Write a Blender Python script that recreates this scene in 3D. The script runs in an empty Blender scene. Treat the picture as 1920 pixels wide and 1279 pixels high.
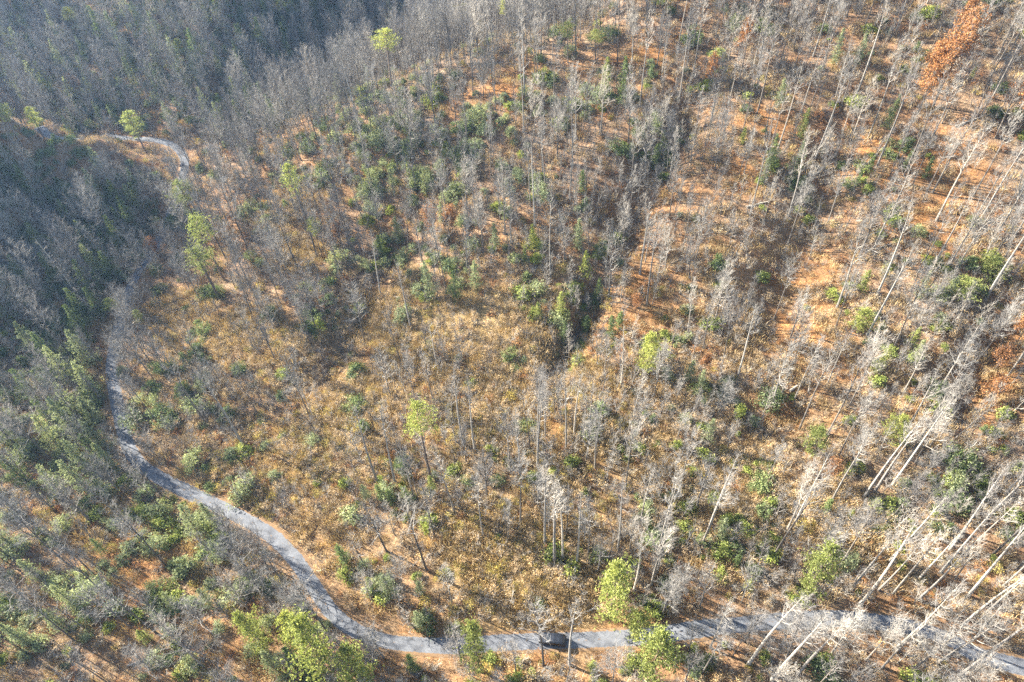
import bpy, math, random
import numpy as np
from mathutils import Vector, Matrix

# ------------------------------------------------------------------ camera, sky, sun, exposure
SC = bpy.context.scene
COL = SC.collection
CAM_H = 120.0
W, H, F = 1920.0, 1279.0, 1280.0
NADIR = (1030.0, 1850.0)                     # where the plumb lines of the trunks meet


def cam_vec(px, py):
    v = np.array([(px - W / 2) / F, -(py - H / 2) / F, -1.0])
    return v / np.linalg.norm(v)


_up = -cam_vec(*NADIR)
_fw = np.array([0, 0, -1.0])
_y = _fw - _up * _fw.dot(_up)
_y /= np.linalg.norm(_y)
_x = np.cross(_y, _up)
ROT = np.stack([_x, _y, _up])                # camera -> world
cam_data = bpy.data.cameras.new('camera')
cam_data.sensor_width = 36.0
cam_data.lens = 24.0
cam_data.clip_start = 1.0
cam_data.clip_end = 6000.0
cam = bpy.data.objects.new('camera', cam_data)
COL.objects.link(cam)
m4 = Matrix([list(ROT[i]) + [0] for i in range(3)] + [[0, 0, 0, 1]])
cam.matrix_world = Matrix.Translation((0, 0, CAM_H)) @ m4
SC.camera = cam

SUN_EL, SUN_AZ = math.radians(29.0), math.atan2(0.47, -0.88)
SUN = np.array([math.cos(SUN_EL) * math.cos(SUN_AZ), math.cos(SUN_EL) * math.sin(SUN_AZ), math.sin(SUN_EL)])
world = bpy.data.worlds.new('World')
SC.world = world
world.use_nodes = True
wn = world.node_tree
sky = wn.nodes.new('ShaderNodeTexSky')
sky.sky_type = 'NISHITA'
sky.sun_disc = False
sky.sun_elevation = SUN_EL
sky.sun_rotation = math.pi / 2 - SUN_AZ
sky.air_density = 1.0
sky.dust_density = 1.0
wn.nodes['Background'].inputs[1].default_value = 0.072
wn.links.new(sky.outputs[0], wn.nodes['Background'].inputs[0])
sd = bpy.data.lights.new('sun', 'SUN')
sd.energy = 5.0
sd.angle = math.radians(0.53)
sd.color = (1.0, 0.95, 0.86)
so = bpy.data.objects.new('sun', sd)
COL.objects.link(so)
so.rotation_euler = Vector(-SUN).to_track_quat('-Z', 'Y').to_euler()
so.location = (-300, 200, 300)
SC.view_settings.view_transform = 'Standard'
SC.view_settings.look = 'None'
SC.view_settings.exposure = 2.85
SC.view_settings.gamma = 1.0
SC.render.engine = 'CYCLES'
SC.cycles.use_denoising = False
SC.cycles.use_adaptive_sampling = True
SC.cycles.adaptive_threshold = 0.015
SC.cycles.max_bounces = 4
SC.cycles.diffuse_bounces = 2
SC.cycles.transparent_max_bounces = 4
SC.cycles.volume_bounces = 0

RNG = np.random.default_rng(11)
random.seed(11)
R = RNG.random


def U(a, b):
    return a + (b - a) * R()


# ------------------------------------------------------------------ noise and terrain
_perm = np.random.default_rng(3).permutation(512)
_val = np.random.default_rng(4).random(512) * 2 - 1


def vnoise(x, y):
    x = np.asarray(x, float); y = np.asarray(y, float)
    xi = np.floor(x).astype(int); yi = np.floor(y).astype(int)
    fx = x - xi; fy = y - yi
    fx = fx * fx * (3 - 2 * fx); fy = fy * fy * (3 - 2 * fy)
    g = lambda a, b: _val[_perm[(_perm[a & 511] + b) & 511]]
    return (g(xi, yi) * (1 - fx) + g(xi + 1, yi) * fx) * (1 - fy) + (g(xi, yi + 1) * (1 - fx) + g(xi + 1, yi + 1) * fx) * fy


def fbm(x, y, o=4):
    s, a = 0, 1.0
    for i in range(o):
        s = s + a * vnoise(x + 17 * i, y - 9 * i)
        x = x * 2.03; y = y * 2.03; a *= 0.5
    return s


def poly_dist(x, y, pts):
    """distance to a polyline, and the arc parameter of the closest point"""
    x = np.asarray(x, float); y = np.asarray(y, float)
    best = np.full(x.shape, 1e9); par = np.zeros(x.shape); side = np.zeros(x.shape)
    acc = 0.0
    for (ax, ay), (bx, by) in zip(pts[:-1], pts[1:]):
        dx, dy = bx - ax, by - ay
        L = max(math.hypot(dx, dy), 1e-6)
        t = np.clip(((x - ax) * dx + (y - ay) * dy) / (L * L), 0, 1)
        d = np.hypot(x - ax - t * dx, y - ay - t * dy)
        k = d < best
        best = np.where(k, d, best)
        par = np.where(k, acc + t * L, par)
        side = np.where(k, np.sign((x - ax) * dy - (y - ay) * dx), side)
        acc += L
    return best, par, side


def softplus(v, k=8.0):
    return k * np.logaddexp(0, v / k)


def smin(a, b, k=6.0):
    return -k * np.logaddexp(-a / k, -b / k)


def smax(a, b, k=6.0):
    return k * np.logaddexp(a / k, b / k)


VALLEY = [(400, -60), (160, 15), (78, 35), (59, 43), (23, 43), (-13, 43), (-31, 46), (-41, 57), (-62, 73), (-81, 84), (-92, 97), (-97, 112),
          (-100, 157), (-106, 206), (-122, 219), (-140, 222), (-173, 236), (-260, 262), (-420, 330), (-900, 500)]
SIDE = [(-108, 212), (-75, 262), (-35, 320), (20, 420), (60, 560), (90, 900)]
SPUR = [(-108, 198), (-140, 196), (-190, 184), (-280, 165), (-480, 120), (-900, 40)]


def base_height(x, y):
    d, par, side = poly_dist(x, y, VALLEY)
    d2, _, _ = poly_dist(x, y, SIDE)
    bench = 5.0 * (1 - np.exp(-np.minimum(d, d2) / 45.0))
    # main hill, inside the road's bend
    yf = np.where(x > 0, 112 - 0.42 * x, 112 - 0.72 * x)
    yf = np.maximum(yf, -40)
    front = 0.40 * softplus(y - yf, 9)
    yc = 196 + np.maximum(0, x - 30) * 1.25
    hc = 0.40 * softplus(yc - yf, 9)
    back = hc - 0.42 * (y - yc)
    hill = smin(front, back, 4)
    hill = smax(hill, 0 * hill, 2) - 2 * math.log(2) * np.exp(-np.abs(hill) / 6)
    wl = 1 / (1 + np.exp(-(x + 84) / 9))          # fades to the valley on the left
    hill = hill * wl
    hill = 110 * np.tanh(hill / 110)
    # spur left of the road, steep on the side away from the sun
    ds, ps, ss = poly_dist(x, y, SPUR)
    crest = np.interp(ps, [0, 30, 55, 85, 150, 320, 900], [5, 20, 36, 58, 80, 95, 95])
    spur = crest - 0.62 * ds - 0.0
    spur = smax(spur, np.zeros_like(spur), 3) - 3 * math.log(2) * np.exp(-np.abs(spur) / 8)
    spur = spur * np.clip((d - 5) / 22, 0, 1) ** 0.8
    # knoll in the near left corner
    kn = 8 * np.exp(-(((x + 130) / 45) ** 2 + ((y - 40) / 40) ** 2)) * np.clip((d - 6) / 30, 0, 1)
    near = 7 * np.exp(-(((x + 70) / 60) ** 2 + ((y + 5) / 30) ** 2)) * np.clip((d - 6) / 30, 0, 1)
    # far hills beyond both valleys
    north = y - np.interp(x, [-900, -420, -260, -173, -108, -75, -35, 20, 60, 90, 400], [500, 330, 262, 236, 214, 262, 320, 420, 560, 900, 1500])
    ribs = 1 + 0.35 * np.sin((x * 0.9 + y * 0.25) / 34.0 + 0.6)  # ribs invented so that the hill's flanks fall in shade
    far = 0.46 * softplus(north - 14, 8) * ribs
    far = 85 * np.tanh(far / 85)
    h = bench + hill + np.maximum(spur, 0) + kn + near + far
    amp = np.clip((d - 4) / 25, 0, 1)
    h = h + amp * (1.5 * fbm(x / 38, y / 38, 3) + 0.22 * fbm(x / 9 + 5, y / 9, 3))
    return np.minimum(h, 108 + 3 * fbm(x / 60, y / 60, 2))


XS = np.concatenate([-300 - 25 * (np.exp(np.linspace(3.6, 0.05, 24)) - 1), np.arange(-300, 260.1, 2.0), 260 + 25 * (np.exp(np.linspace(0.05, 3.6, 24)) - 1)])
YS = np.concatenate([-60 - 25 * (np.exp(np.linspace(3.0, 0.05, 18)) - 1), np.arange(-60, 440.1, 2.0), 440 + 25 * (np.exp(np.linspace(0.05, 3.4, 24)) - 1)])
GX, GY = np.meshgrid(XS, YS)
GH = base_height(GX, GY)


def hgt(x, y):
    x = np.asarray(x, float); y = np.asarray(y, float)
    i = np.clip(np.searchsorted(XS, x) - 1, 0, len(XS) - 2)
    j = np.clip(np.searchsorted(YS, y) - 1, 0, len(YS) - 2)
    tx = np.clip((x - XS[i]) / (XS[i + 1] - XS[i]), 0, 1)
    ty = np.clip((y - YS[j]) / (YS[j + 1] - YS[j]), 0, 1)
    return (GH[j, i] * (1 - tx) + GH[j, i + 1] * tx) * (1 - ty) + (GH[j + 1, i] * (1 - tx) + GH[j + 1, i + 1] * tx) * ty


_T = np.concatenate([np.arange(20, 500, 0.8), np.arange(500, 1400, 3)])


def at(px, py):
    """the spot on the ground that a point of the photograph shows"""
    d = ROT @ cam_vec(px, py)
    X, Y, Z = d[0] * _T, d[1] * _T, CAM_H + d[2] * _T
    k = np.argmax(hgt(X, Y) >= Z)
    return float(X[k]), float(Y[k])


def project(x, y, z):
    p = np.stack([np.asarray(x, float), np.asarray(y, float), np.asarray(z, float) - CAM_H], -1) @ ROT
    w = np.maximum(-p[..., 2], 1e-3)
    return W / 2 + F * p[..., 0] / w, H / 2 - F * p[..., 1] / w, -p[..., 2]


# gullies cut into the main hill
def cut(pxs, depth, width):
    global GH
    pts = [at(*p) for p in pxs]
    d, par, _ = poly_dist(GX, GY, pts)
    L = par.max()
    prof = np.clip(par / (0.15 * L), 0, 1) * np.clip((L - par) / (0.25 * L), 0, 1)
    GH = GH - depth * prof * np.exp(-(d / width) ** 2)
    return pts


GULLY1 = cut([(1020, 720), (1052, 668), (1078, 622), (1108, 575), (1112, 530), (1150, 470)], 5.2, 4.0)
GULLY1B = cut([(1140, 500), (1175, 455), (1180, 400), (1225, 345), (1228, 300), (1275, 250), (1290, 190), (1340, 140)], 5.0, 6.0)
GULLY2 = cut([(1400, 700), (1450, 600), (1482, 480), (1530, 425), (1548, 330), (1600, 220), (1640, 150)], 3.4, 6.5)
GULLY3 = cut([(1250, 1010), (1330, 900), (1420, 830), (1500, 760), (1600, 700)], 1.6, 5.0)
GULLY4 = cut([(560, 760), (640, 660), (700, 560), (730, 470), (790, 400), (850, 330)], 3.0, 6.0)
GULLY5 = cut([(1760, 800), (1850, 700), (1919, 590)], 4.0, 6.0)

# the road: bed flattened into the terrain
ROAD_PX = [(1890, 1246), (1800, 1208), (1740, 1186), (1640, 1168), (1560, 1162), (1450, 1166), (1340, 1178), (1250, 1189), (1150, 1198), (1050, 1204),
           (950, 1207), (850, 1211), (780, 1211), (720, 1203), (665, 1184), (625, 1152), (598, 1115), (572, 1075), (545, 1040), (508, 1005), (460, 975),
           (400, 945), (340, 918), (292, 893), (258, 866), (238, 830), (228, 790), (217, 740), (211, 690), (222, 620), (241, 550), (265, 505), (290, 468),
           (318, 410), (338, 350), (347, 305), (330, 277), (296, 263), (240, 261), (190, 262), (150, 257), (115, 246), (80, 237)]
rp = [at(*p) for p in ROAD_PX]
rp = [(330, -45), (210, -8), (135, 18)] + rp + [(-185, 243), (-215, 250), (-260, 262), (-330, 292), (-420, 330)]


def catmull(pts, step=1.2):
    P = np.array(pts); out = []
    P = np.vstack([2 * P[0] - P[1], P, 2 * P[-1] - P[-2]])
    for i in range(1, len(P) - 2):
        n = max(2, int(np.linalg.norm(P[i + 1] - P[i]) / step))
        for k in range(n):
            t = k / n
            a, b, c, e = P[i - 1], P[i], P[i + 1], P[i + 2]
            out.append(0.5 * (2 * b + (c - a) * t + (2 * a - 5 * b + 4 * c - e) * t * t + (3 * b - a - 3 * c + e) * t ** 3))
    out.append(P[-2])
    return np.array(out)


ROAD = catmull(rp)
for _ in range(3):                                    # take the kinks out
    ROAD[1:-1] = 0.25 * ROAD[:-2] + 0.5 * ROAD[1:-1] + 0.25 * ROAD[2:]
rz = hgt(ROAD[:, 0], ROAD[:, 1])
kk = np.hanning(41); kk /= kk.sum()
rz = np.convolve(np.pad(rz, 20, mode='edge'), kk, mode='valid')
_rsub = [tuple(p) for p in ROAD[::3]] + [tuple(ROAD[-1])]
_rz = np.append(rz[::3], rz[-1])
_racc = np.concatenate([[0], np.cumsum(np.hypot(*np.diff(np.array(_rsub), axis=0).T))])
dr, pr, _ = poly_dist(GX, GY, _rsub)
zr = np.interp(pr, _racc, _rz)
w_ = np.clip((dr - 3.4) / 4.5, 0, 1); w_ = w_ * w_ * (3 - 2 * w_)
GH = np.where(dr < 8, (zr - 0.10) * (1 - w_) + GH * w_, GH)
RDIST = dr


def road_dist(x, y):
    return poly_dist(x, y, _rsub)[0]


# ------------------------------------------------------------------ materials
def mat(name, rough=0.9):
    m = bpy.data.materials.new(name)
    m.use_nodes = True
    nt = m.node_tree
    b = nt.nodes['Principled BSDF']
    b.inputs['Roughness'].default_value = rough
    b.inputs['Specular IOR Level'].default_value = 0.072
    return m, nt, b


def ramp(nt, stops, fac):
    r = nt.nodes.new('ShaderNodeValToRGB')
    e = r.color_ramp.elements
    e[0].position, e[0].color = stops[0][0], (*stops[0][1], 1)
    e[1].position, e[1].color = stops[-1][0], (*stops[-1][1], 1)
    for p, c in stops[1:-1]:
        q = e.new(p); q.color = (*c, 1)
    nt.links.new(fac, r.inputs[0])
    return r.outputs[0]


def noise(nt, scale, detail=4, vec=None, rough=0.6):
    n = nt.nodes.new('ShaderNodeTexNoise')
    n.inputs['Scale'].default_value = scale
    n.inputs['Detail'].default_value = detail
    n.inputs['Roughness'].default_value = rough
    if vec is not None:
        nt.links.new(vec, n.inputs['Vector'])
    return n.outputs['Fac']


def mix(nt, a, b, fac, mode='MIX'):
    n = nt.nodes.new('ShaderNodeMix')
    n.data_type = 'RGBA'; n.blend_type = mode
    for s, v in ((n.inputs['Factor'], fac), (n.inputs[6], a), (n.inputs[7], b)):
        if isinstance(v, (int, float)):
            s.default_value = v
        elif isinstance(v, tuple):
            s.default_value = (*v, 1)
        else:
            nt.links.new(v, s)
    return n.outputs[2]


def bark(name, lo, hi, scale=3.0):
    m, nt, b = mat(name)
    tc = nt.nodes.new('ShaderNodeTexCoord')
    oi = nt.nodes.new('ShaderNodeObjectInfo')
    n = noise(nt, scale, 4, tc.outputs['Object'])
    c = ramp(nt, [(0.32, lo), (0.68, hi)], n)
    v = ramp(nt, [(0.0, (0.62, 0.60, 0.60)), (0.5, (0.95, 0.93, 0.9)), (1.0, (1.2, 1.13, 1.04))], oi.outputs['Random'])
    nt.links.new(mix(nt, c, v, 1.0, 'MULTIPLY'), b.inputs['Base Color'])
    return m


def leaf(name, stops, trans=0.3, gain=1.3):
    m, nt, b = mat(name, 0.7)
    geo = nt.nodes.new('ShaderNodeNewGeometry')
    oi = nt.nodes.new('ShaderNodeObjectInfo')
    c = ramp(nt, stops, geo.outputs['Random Per Island'])
    v = ramp(nt, [(0.0, (0.7, 0.72, 0.75)), (0.5, (1.0, 1.0, 1.0)), (1.0, (1.25, 1.2, 1.05))], oi.outputs['Random'])
    c = mix(nt, c, v, 1.0, 'MULTIPLY')
    nt.links.new(c, b.inputs['Base Color'])
    t = nt.nodes.new('ShaderNodeBsdfTranslucent')
    nt.links.new(mix(nt, c, (gain, gain, gain * 0.7), 1.0, 'MULTIPLY'), t.inputs['Color'])
    ms = nt.nodes.new('ShaderNodeMixShader')
    ms.inputs[0].default_value = trans
    nt.links.new(b.outputs[0], ms.inputs[1])
    nt.links.new(t.outputs[0], ms.inputs[2])
    nt.links.new(ms.outputs[0], nt.nodes['Material Output'].inputs['Surface'])
    return m


M = {}
M['bark_pale'] = bark('bark_pale', (0.125, 0.113, 0.096), (0.275, 0.253, 0.222))
M['bark_white'] = bark('bark_white', (0.17, 0.157, 0.135), (0.38, 0.355, 0.315))
M['bark_grey'] = bark('bark_grey', (0.075, 0.065, 0.055), (0.18, 0.163, 0.142))
M['twig_pale'] = bark('twig_pale', (0.18, 0.168, 0.148), (0.315, 0.298, 0.268), 1.0)
M['twig_grey'] = bark('twig_grey', (0.135, 0.128, 0.115), (0.27, 0.258, 0.238), 1.0)
M['bark_pine'] = bark('bark_pine', (0.09, 0.068, 0.052), (0.20, 0.16, 0.13))
M['dead_wood'] = bark('dead_wood', (0.22, 0.20, 0.165), (0.42, 0.385, 0.33))
M['log_wood'] = bark('log_wood', (0.13, 0.11, 0.085), (0.30, 0.265, 0.22))
M['pine'] = leaf('pine_needles', [(0, (0.10, 0.125, 0.036)), (0.5, (0.22, 0.245, 0.068)), (1, (0.40, 0.405, 0.14))], 0.35)
M['conifer'] = leaf('conifer_needles', [(0, (0.055, 0.088, 0.032)), (0.5, (0.115, 0.155, 0.058)), (1, (0.22, 0.255, 0.10))], 0.3)
M['grey_conifer'] = leaf('grey_conifer_needles', [(0, (0.12, 0.145, 0.075)), (0.5, (0.215, 0.245, 0.13)), (1, (0.35, 0.37, 0.21))], 0.35)
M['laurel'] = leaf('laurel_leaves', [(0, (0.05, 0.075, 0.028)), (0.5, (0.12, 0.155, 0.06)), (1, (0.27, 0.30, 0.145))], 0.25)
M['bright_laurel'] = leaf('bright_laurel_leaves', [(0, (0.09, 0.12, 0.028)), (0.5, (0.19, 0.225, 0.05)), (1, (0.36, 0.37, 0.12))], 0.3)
M['olive'] = leaf('olive_leaves', [(0, (0.16, 0.13, 0.035)), (0.45, (0.32, 0.25, 0.07)), (1, (0.50, 0.41, 0.13))], 0.25)
M['tan'] = leaf('tan_leaves', [(0, (0.22, 0.145, 0.075)), (0.5, (0.40, 0.28, 0.155)), (1, (0.58, 0.44, 0.27))], 0.2, 1.0)
M['straw'] = leaf('straw_blades', [(0, (0.28, 0.19, 0.09)), (0.5, (0.46, 0.33, 0.165)), (1, (0.62, 0.48, 0.28))], 0.2, 1.0)
M['rust'] = leaf('rust_leaves', [(0, (0.16, 0.072, 0.03)), (0.5, (0.28, 0.13, 0.055)), (1, (0.40, 0.215, 0.095))], 0.3, 1.1)

# ground: leaf litter, drying grass, bare earth
def ground_material():
    m, nt, b = mat('leaf_litter', 1.0)
    geo = nt.nodes.new('ShaderNodeNewGeometry')
    P = geo.outputs['Position']
    at_ = nt.nodes.new('ShaderNodeAttribute'); at_.attribute_name = 'cover'
    sep = nt.nodes.new('ShaderNodeSeparateColor'); nt.links.new(at_.outputs['Color'], sep.inputs[0])
    f1 = noise(nt, 1.3, 5, P, 0.7)
    f2 = noise(nt, 4.5, 5, P, 0.8)
    av = nt.nodes.new('ShaderNodeMix'); av.data_type = 'FLOAT'; av.inputs[0].default_value = 0.5
    nt.links.new(f1, av.inputs[2]); nt.links.new(f2, av.inputs[3])
    fine = av.outputs[0]
    mid = noise(nt, 0.22, 4, P)
    big = noise(nt, 0.045, 3, P)
    lit = ramp(nt, [(0.36, (0.055, 0.027, 0.013)), (0.46, (0.19, 0.088, 0.033)), (0.54, (0.30, 0.15, 0.056)), (0.66, (0.44, 0.26, 0.115))], fine)
    brown = ramp(nt, [(0.36, (0.045, 0.03, 0.019)), (0.5, (0.16, 0.105, 0.06)), (0.66, (0.32, 0.225, 0.135))], fine)
    f = ramp(nt, [(0.40, (0, 0, 0)), (0.62, (1, 1, 1))], mid)
    c = mix(nt, lit, brown, mix(nt, f, (0.75, 0.75, 0.75), 1.0, 'MULTIPLY'))
    straw = ramp(nt, [(0.35, (0.12, 0.08, 0.036)), (0.5, (0.29, 0.20, 0.09)), (0.66, (0.45, 0.34, 0.18))], fine)
    c = mix(nt, c, straw, sep.outputs[0])
    grey = ramp(nt, [(0.36, (0.09, 0.068, 0.05)), (0.65, (0.30, 0.25, 0.195))], fine)
    c = mix(nt, c, grey, sep.outputs[1])
    v = ramp(nt, [(0.35, (0.8, 0.78, 0.76)), (0.65, (1.12, 1.1, 1.06))], big)
    c = mix(nt, c, v, 1.0, 'MULTIPLY')
    nt.links.new(c, b.inputs['Base Color'])
    bp = nt.nodes.new('ShaderNodeBump')
    bp.inputs['Strength'].default_value = 0.9
    bp.inputs['Distance'].default_value = 0.5
    nt.links.new(noise(nt, 1.8, 6, P, 0.8), bp.inputs['Height'])
    nt.links.new(bp.outputs[0], b.inputs['Normal'])
    return m


def road_material():
    m, nt, b = mat('gravel', 0.95)
    geo = nt.nodes.new('ShaderNodeNewGeometry')
    P = geo.outputs['Position']
    at_ = nt.nodes.new('ShaderNodeAttribute'); at_.attribute_name = 'cover'
    sep = nt.nodes.new('ShaderNodeSeparateColor'); nt.links.new(at_.outputs['Color'], sep.inputs[0])
    fine = noise(nt, 6.0, 6, P, 0.8)
    c = ramp(nt, [(0.25, (0.058, 0.060, 0.064)), (0.5, (0.112, 0.115, 0.121)), (0.75, (0.175, 0.179, 0.187))], fine)
    patch = noise(nt, 0.5, 4, P)
    c = mix(nt, c, ramp(nt, [(0.32, (0.60, 0.60, 0.61)), (0.5, (0.95, 0.95, 0.95)), (0.66, (1.18, 1.17, 1.15))], patch), 1.0, 'MULTIPLY')
    lit = ramp(nt, [(0.3, (0.075, 0.045, 0.026)), (0.7, (0.25, 0.16, 0.085))], fine)
    n2 = noise(nt, 1.3, 5, P, 0.75)
    add = nt.nodes.new('ShaderNodeMath'); add.operation = 'ADD'
    nt.links.new(n2, add.inputs[0]); nt.links.new(sep.outputs[0], add.inputs[1])
    f = ramp(nt, [(0.95, (0, 0, 0)), (1.12, (1, 1, 1))], add.outputs[0])
    c = mix(nt, c, lit, f)
    nt.links.new(c, b.inputs['Base Color'])
    bp = nt.nodes.new('ShaderNodeBump')
    bp.inputs['Strength'].default_value = 0.5; bp.inputs['Distance'].default_value = 0.08
    nt.links.new(fine, bp.inputs['Height'])
    nt.links.new(bp.outputs[0], b.inputs['Normal'])
    return m


def link_mesh(name, verts, faces, mats, mi=None, smooth=False):
    me = bpy.data.meshes.new(name)
    me.from_pydata(verts if isinstance(verts, list) else verts.tolist(), [], faces)
    for m in mats:
        me.materials.append(m)
    if mi is not None:
        me.polygons.foreach_set('material_index', np.asarray(mi, dtype=np.int32))
    if smooth:
        me.polygons.foreach_set('use_smooth', np.ones(len(me.polygons), dtype=bool))
    me.update()
    return me


def add_obj(name, me, parent=None, label=None, cat=None, group=None, kind=None):
    o = bpy.data.objects.new(name, me)
    COL.objects.link(o)
    if parent is not None:
        o.parent = parent
    if label: o['label'] = label
    if cat: o['category'] = cat
    if group: o['group'] = group
    if kind: o['kind'] = kind
    return o


# zones of ground cover, as spots on the ground: (px, py, radius in m)
def spot_field(spots, x, y):
    f = np.zeros(np.shape(x))
    for px, py, r in spots:
        cx, cy = at(px, py)
        f = np.maximum(f, np.exp(-(((x - cx) ** 2 + (y - cy) ** 2) / (r * r)) ** 1.5))
    return f


CLEAR = [(1190, 840, 6), (1265, 868, 7), (1335, 898, 7), (1400, 925, 7), (1470, 952, 6), (1550, 985, 6), (1610, 1015, 6), (1660, 1045, 5), (680, 620, 6), (740, 610, 7), (800, 600, 7), (1090, 720, 6), (1000, 640, 9), (900, 660, 9), (1110, 800, 6), (950, 740, 7), (560, 470, 6), (520, 400, 7), (560, 360, 6), (1000, 1085, 13), (930, 1060, 10), (1040, 1120, 9), (880, 600, 9), (960, 600, 10), (820, 640, 7), (960, 670, 10), (1030, 700, 7), (870, 720, 8),
         (1220, 855, 7), (1300, 885, 7), (1370, 910, 7), (1430, 940, 7), (1510, 965, 6), (540, 640, 6), (470, 610, 8), (340, 590, 8), (400, 640, 6),
         (1160, 830, 6), (700, 600, 7), (760, 560, 7), (640, 790, 8), (570, 830, 7), (920, 790, 7)]
ORANGE = [(1500, 560, 12), (1470, 620, 10), (1740, 330, 14), (1720, 420, 12), (1850, 720, 10), (1130, 620, 6), (1215, 600, 6), (1200, 515, 6), (1480, 770, 8),
          (250, 1040, 8), (230, 1090, 8), (1550, 650, 9), (1430, 230, 8), (1390, 330, 7), (1650, 300, 8), (1000, 160, 9), (940, 170, 8), (1080, 150, 7), (1210, 110, 8), (860, 195, 7), (1150, 125, 7), (1270, 95, 7)]

cl = spot_field(CLEAR, GX, GY)
nb = fbm(GX / 22 + 40, GY / 22, 3)
bench_zone = np.exp(-(((GX + 20) / 75) ** 2 + ((GY - 85) / 36) ** 2))
orange = spot_field(ORANGE, GX, GY)
rc = np.clip(0.95 * cl + 0.55 * bench_zone * (0.7 + 0.5 * nb), 0, 1) * (1 - 0.8 * orange)
gc = np.clip(0.35 + 0.35 * nb, 0, 1) * (1 - orange) * (1 - rc) * 0.8
nv = GX.size
nx, ny = len(XS), len(YS)
idx = np.arange(nv).reshape(ny, nx)
quads = np.stack([idx[:-1, :-1], idx[:-1, 1:], idx[1:, 1:], idx[1:, :-1]], -1).reshape(-1, 4)
me = link_mesh('terrain', np.stack([GX, GY, GH], -1).reshape(-1, 3), quads.tolist(), [ground_material()], smooth=True)
ca = me.color_attributes.new('cover', 'FLOAT_COLOR', 'POINT')
ca.data.foreach_set('color', np.stack([rc, gc, 0 * rc, 0 * rc + 1], -1).reshape(-1).astype(np.float32))
add_obj('terrain', me, label='leaf-littered hillside and valley floor under the woods', kind='structure')

# road surface: crown, two wheel tracks, ragged shoulder of leaves
off = np.array([-1.9, -1.5, -1.0, -0.45, 0.0, 0.45, 1.0, 1.5, 1.9])
zo = np.array([-0.10, -0.01, 0.0, 0.035, 0.055, 0.035, 0.0, -0.01, -0.10])
lc = np.array([0.92, 0.62, 0.10, 0.24, 0.40, 0.24, 0.10, 0.62, 0.92])
tg = np.gradient(ROAD, axis=0); tg /= np.linalg.norm(tg, axis=1)[:, None]
nm = np.stack([-tg[:, 1], tg[:, 0]], -1)
wid = 1 + 0.12 * vnoise(np.arange(len(ROAD)) / 9.0, np.zeros(len(ROAD)))
RV = np.concatenate([ROAD[:, None, :] + nm[:, None, :] * (off[None, :] * wid[:, None])[..., None], (rz[:, None] + zo[None, :] + 0.03)[..., None]], -1)
k = len(off)
ri = np.arange(len(ROAD) * k).reshape(-1, k)
rq = np.stack([ri[:-1, :-1], ri[1:, :-1], ri[1:, 1:], ri[:-1, 1:]], -1).reshape(-1, 4)[:, ::-1]
me = link_mesh('gravel_road', RV.reshape(-1, 3), rq.tolist(), [road_material()], smooth=True)
ca = me.color_attributes.new('cover', 'FLOAT_COLOR', 'POINT')
cc = np.zeros((len(ROAD), k, 4)); cc[..., 0] = lc[None, :]; cc[..., 3] = 1
ca.data.foreach_set('color', cc.reshape(-1).astype(np.float32))
add_obj('gravel_road', me, label='narrow pale grey gravel road winding along the valley floor', kind='structure')


# ------------------------------------------------------------------ plant builders
class Geo:
    def __init__(self):
        self.v, self.f, self.m, self.n = [], [], [], 0

    def tube(self, pts, rad, sides, mi=0):
        pts = np.asarray(pts, float); n = len(pts)
        t = np.gradient(pts, axis=0)
        t /= np.maximum(np.linalg.norm(t, axis=1), 1e-6)[:, None]
        ref = np.array([0.37, 0.91, 0.19]) if abs(t[0][1]) < 0.9 else np.array([0.95, 0.2, 0.1])
        a = np.cross(t, ref); a /= np.maximum(np.linalg.norm(a, axis=1), 1e-6)[:, None]
        b = np.cross(t, a)
        th = np.arange(sides) * 2 * math.pi / sides
        ring = pts[:, None, :] + np.asarray(rad)[:, None, None] * (np.cos(th)[None, :, None] * a[:, None, :] + np.sin(th)[None, :, None] * b[:, None, :])
        self.v.append(ring.reshape(-1, 3))
        o = self.n
        for i in range(n - 1):
            for j in range(sides):
                j2 = (j + 1) % sides
                self.f.append((o + i * sides + j, o + i * sides + j2, o + (i + 1) * sides + j2, o + (i + 1) * sides + j))
                self.m.append(mi)
        self.n += n * sides

    def cards(self, c, u, w, mi=0):
        """lens-shaped leaves: centre, half length vector, half width vector; slightly folded"""
        c = np.asarray(c); u = np.asarray(u); w = np.asarray(w)
        k = len(c)
        fold = np.cross(u, w); fold /= np.maximum(np.linalg.norm(fold, axis=1), 1e-6)[:, None]
        fold = fold * np.linalg.norm(w, axis=1)[:, None] * 0.35
        v = np.stack([c - u, c + w + fold, c + u, c - w + fold], 1).reshape(-1, 3)
        self.v.append(v)
        o = self.n
        for i in range(k):
            q = o + 4 * i
            self.f.append((q, q + 1, q + 2, q + 3)); self.m.append(mi)
        self.n += 4 * k

    def mesh(self, name, mats):
        return link_mesh(name, np.concatenate(self.v), self.f, mats, self.m)


def unit(v):
    v = np.asarray(v, float)
    return v / max(np.linalg.norm(v), 1e-9)


def rand_dir():
    v = RNG.normal(size=3)
    return v / np.linalg.norm(v)


def curve_pts(p0, d0, L, n, up=0.0, wander=0.1):
    pts = [np.array(p0, float)]
    d = unit(d0)
    for i in range(n):
        d = unit(d + np.array([0, 0, up]) + wander * RNG.normal(size=3))
        pts.append(pts[-1] + d * L / n)
    return np.array(pts)


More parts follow.
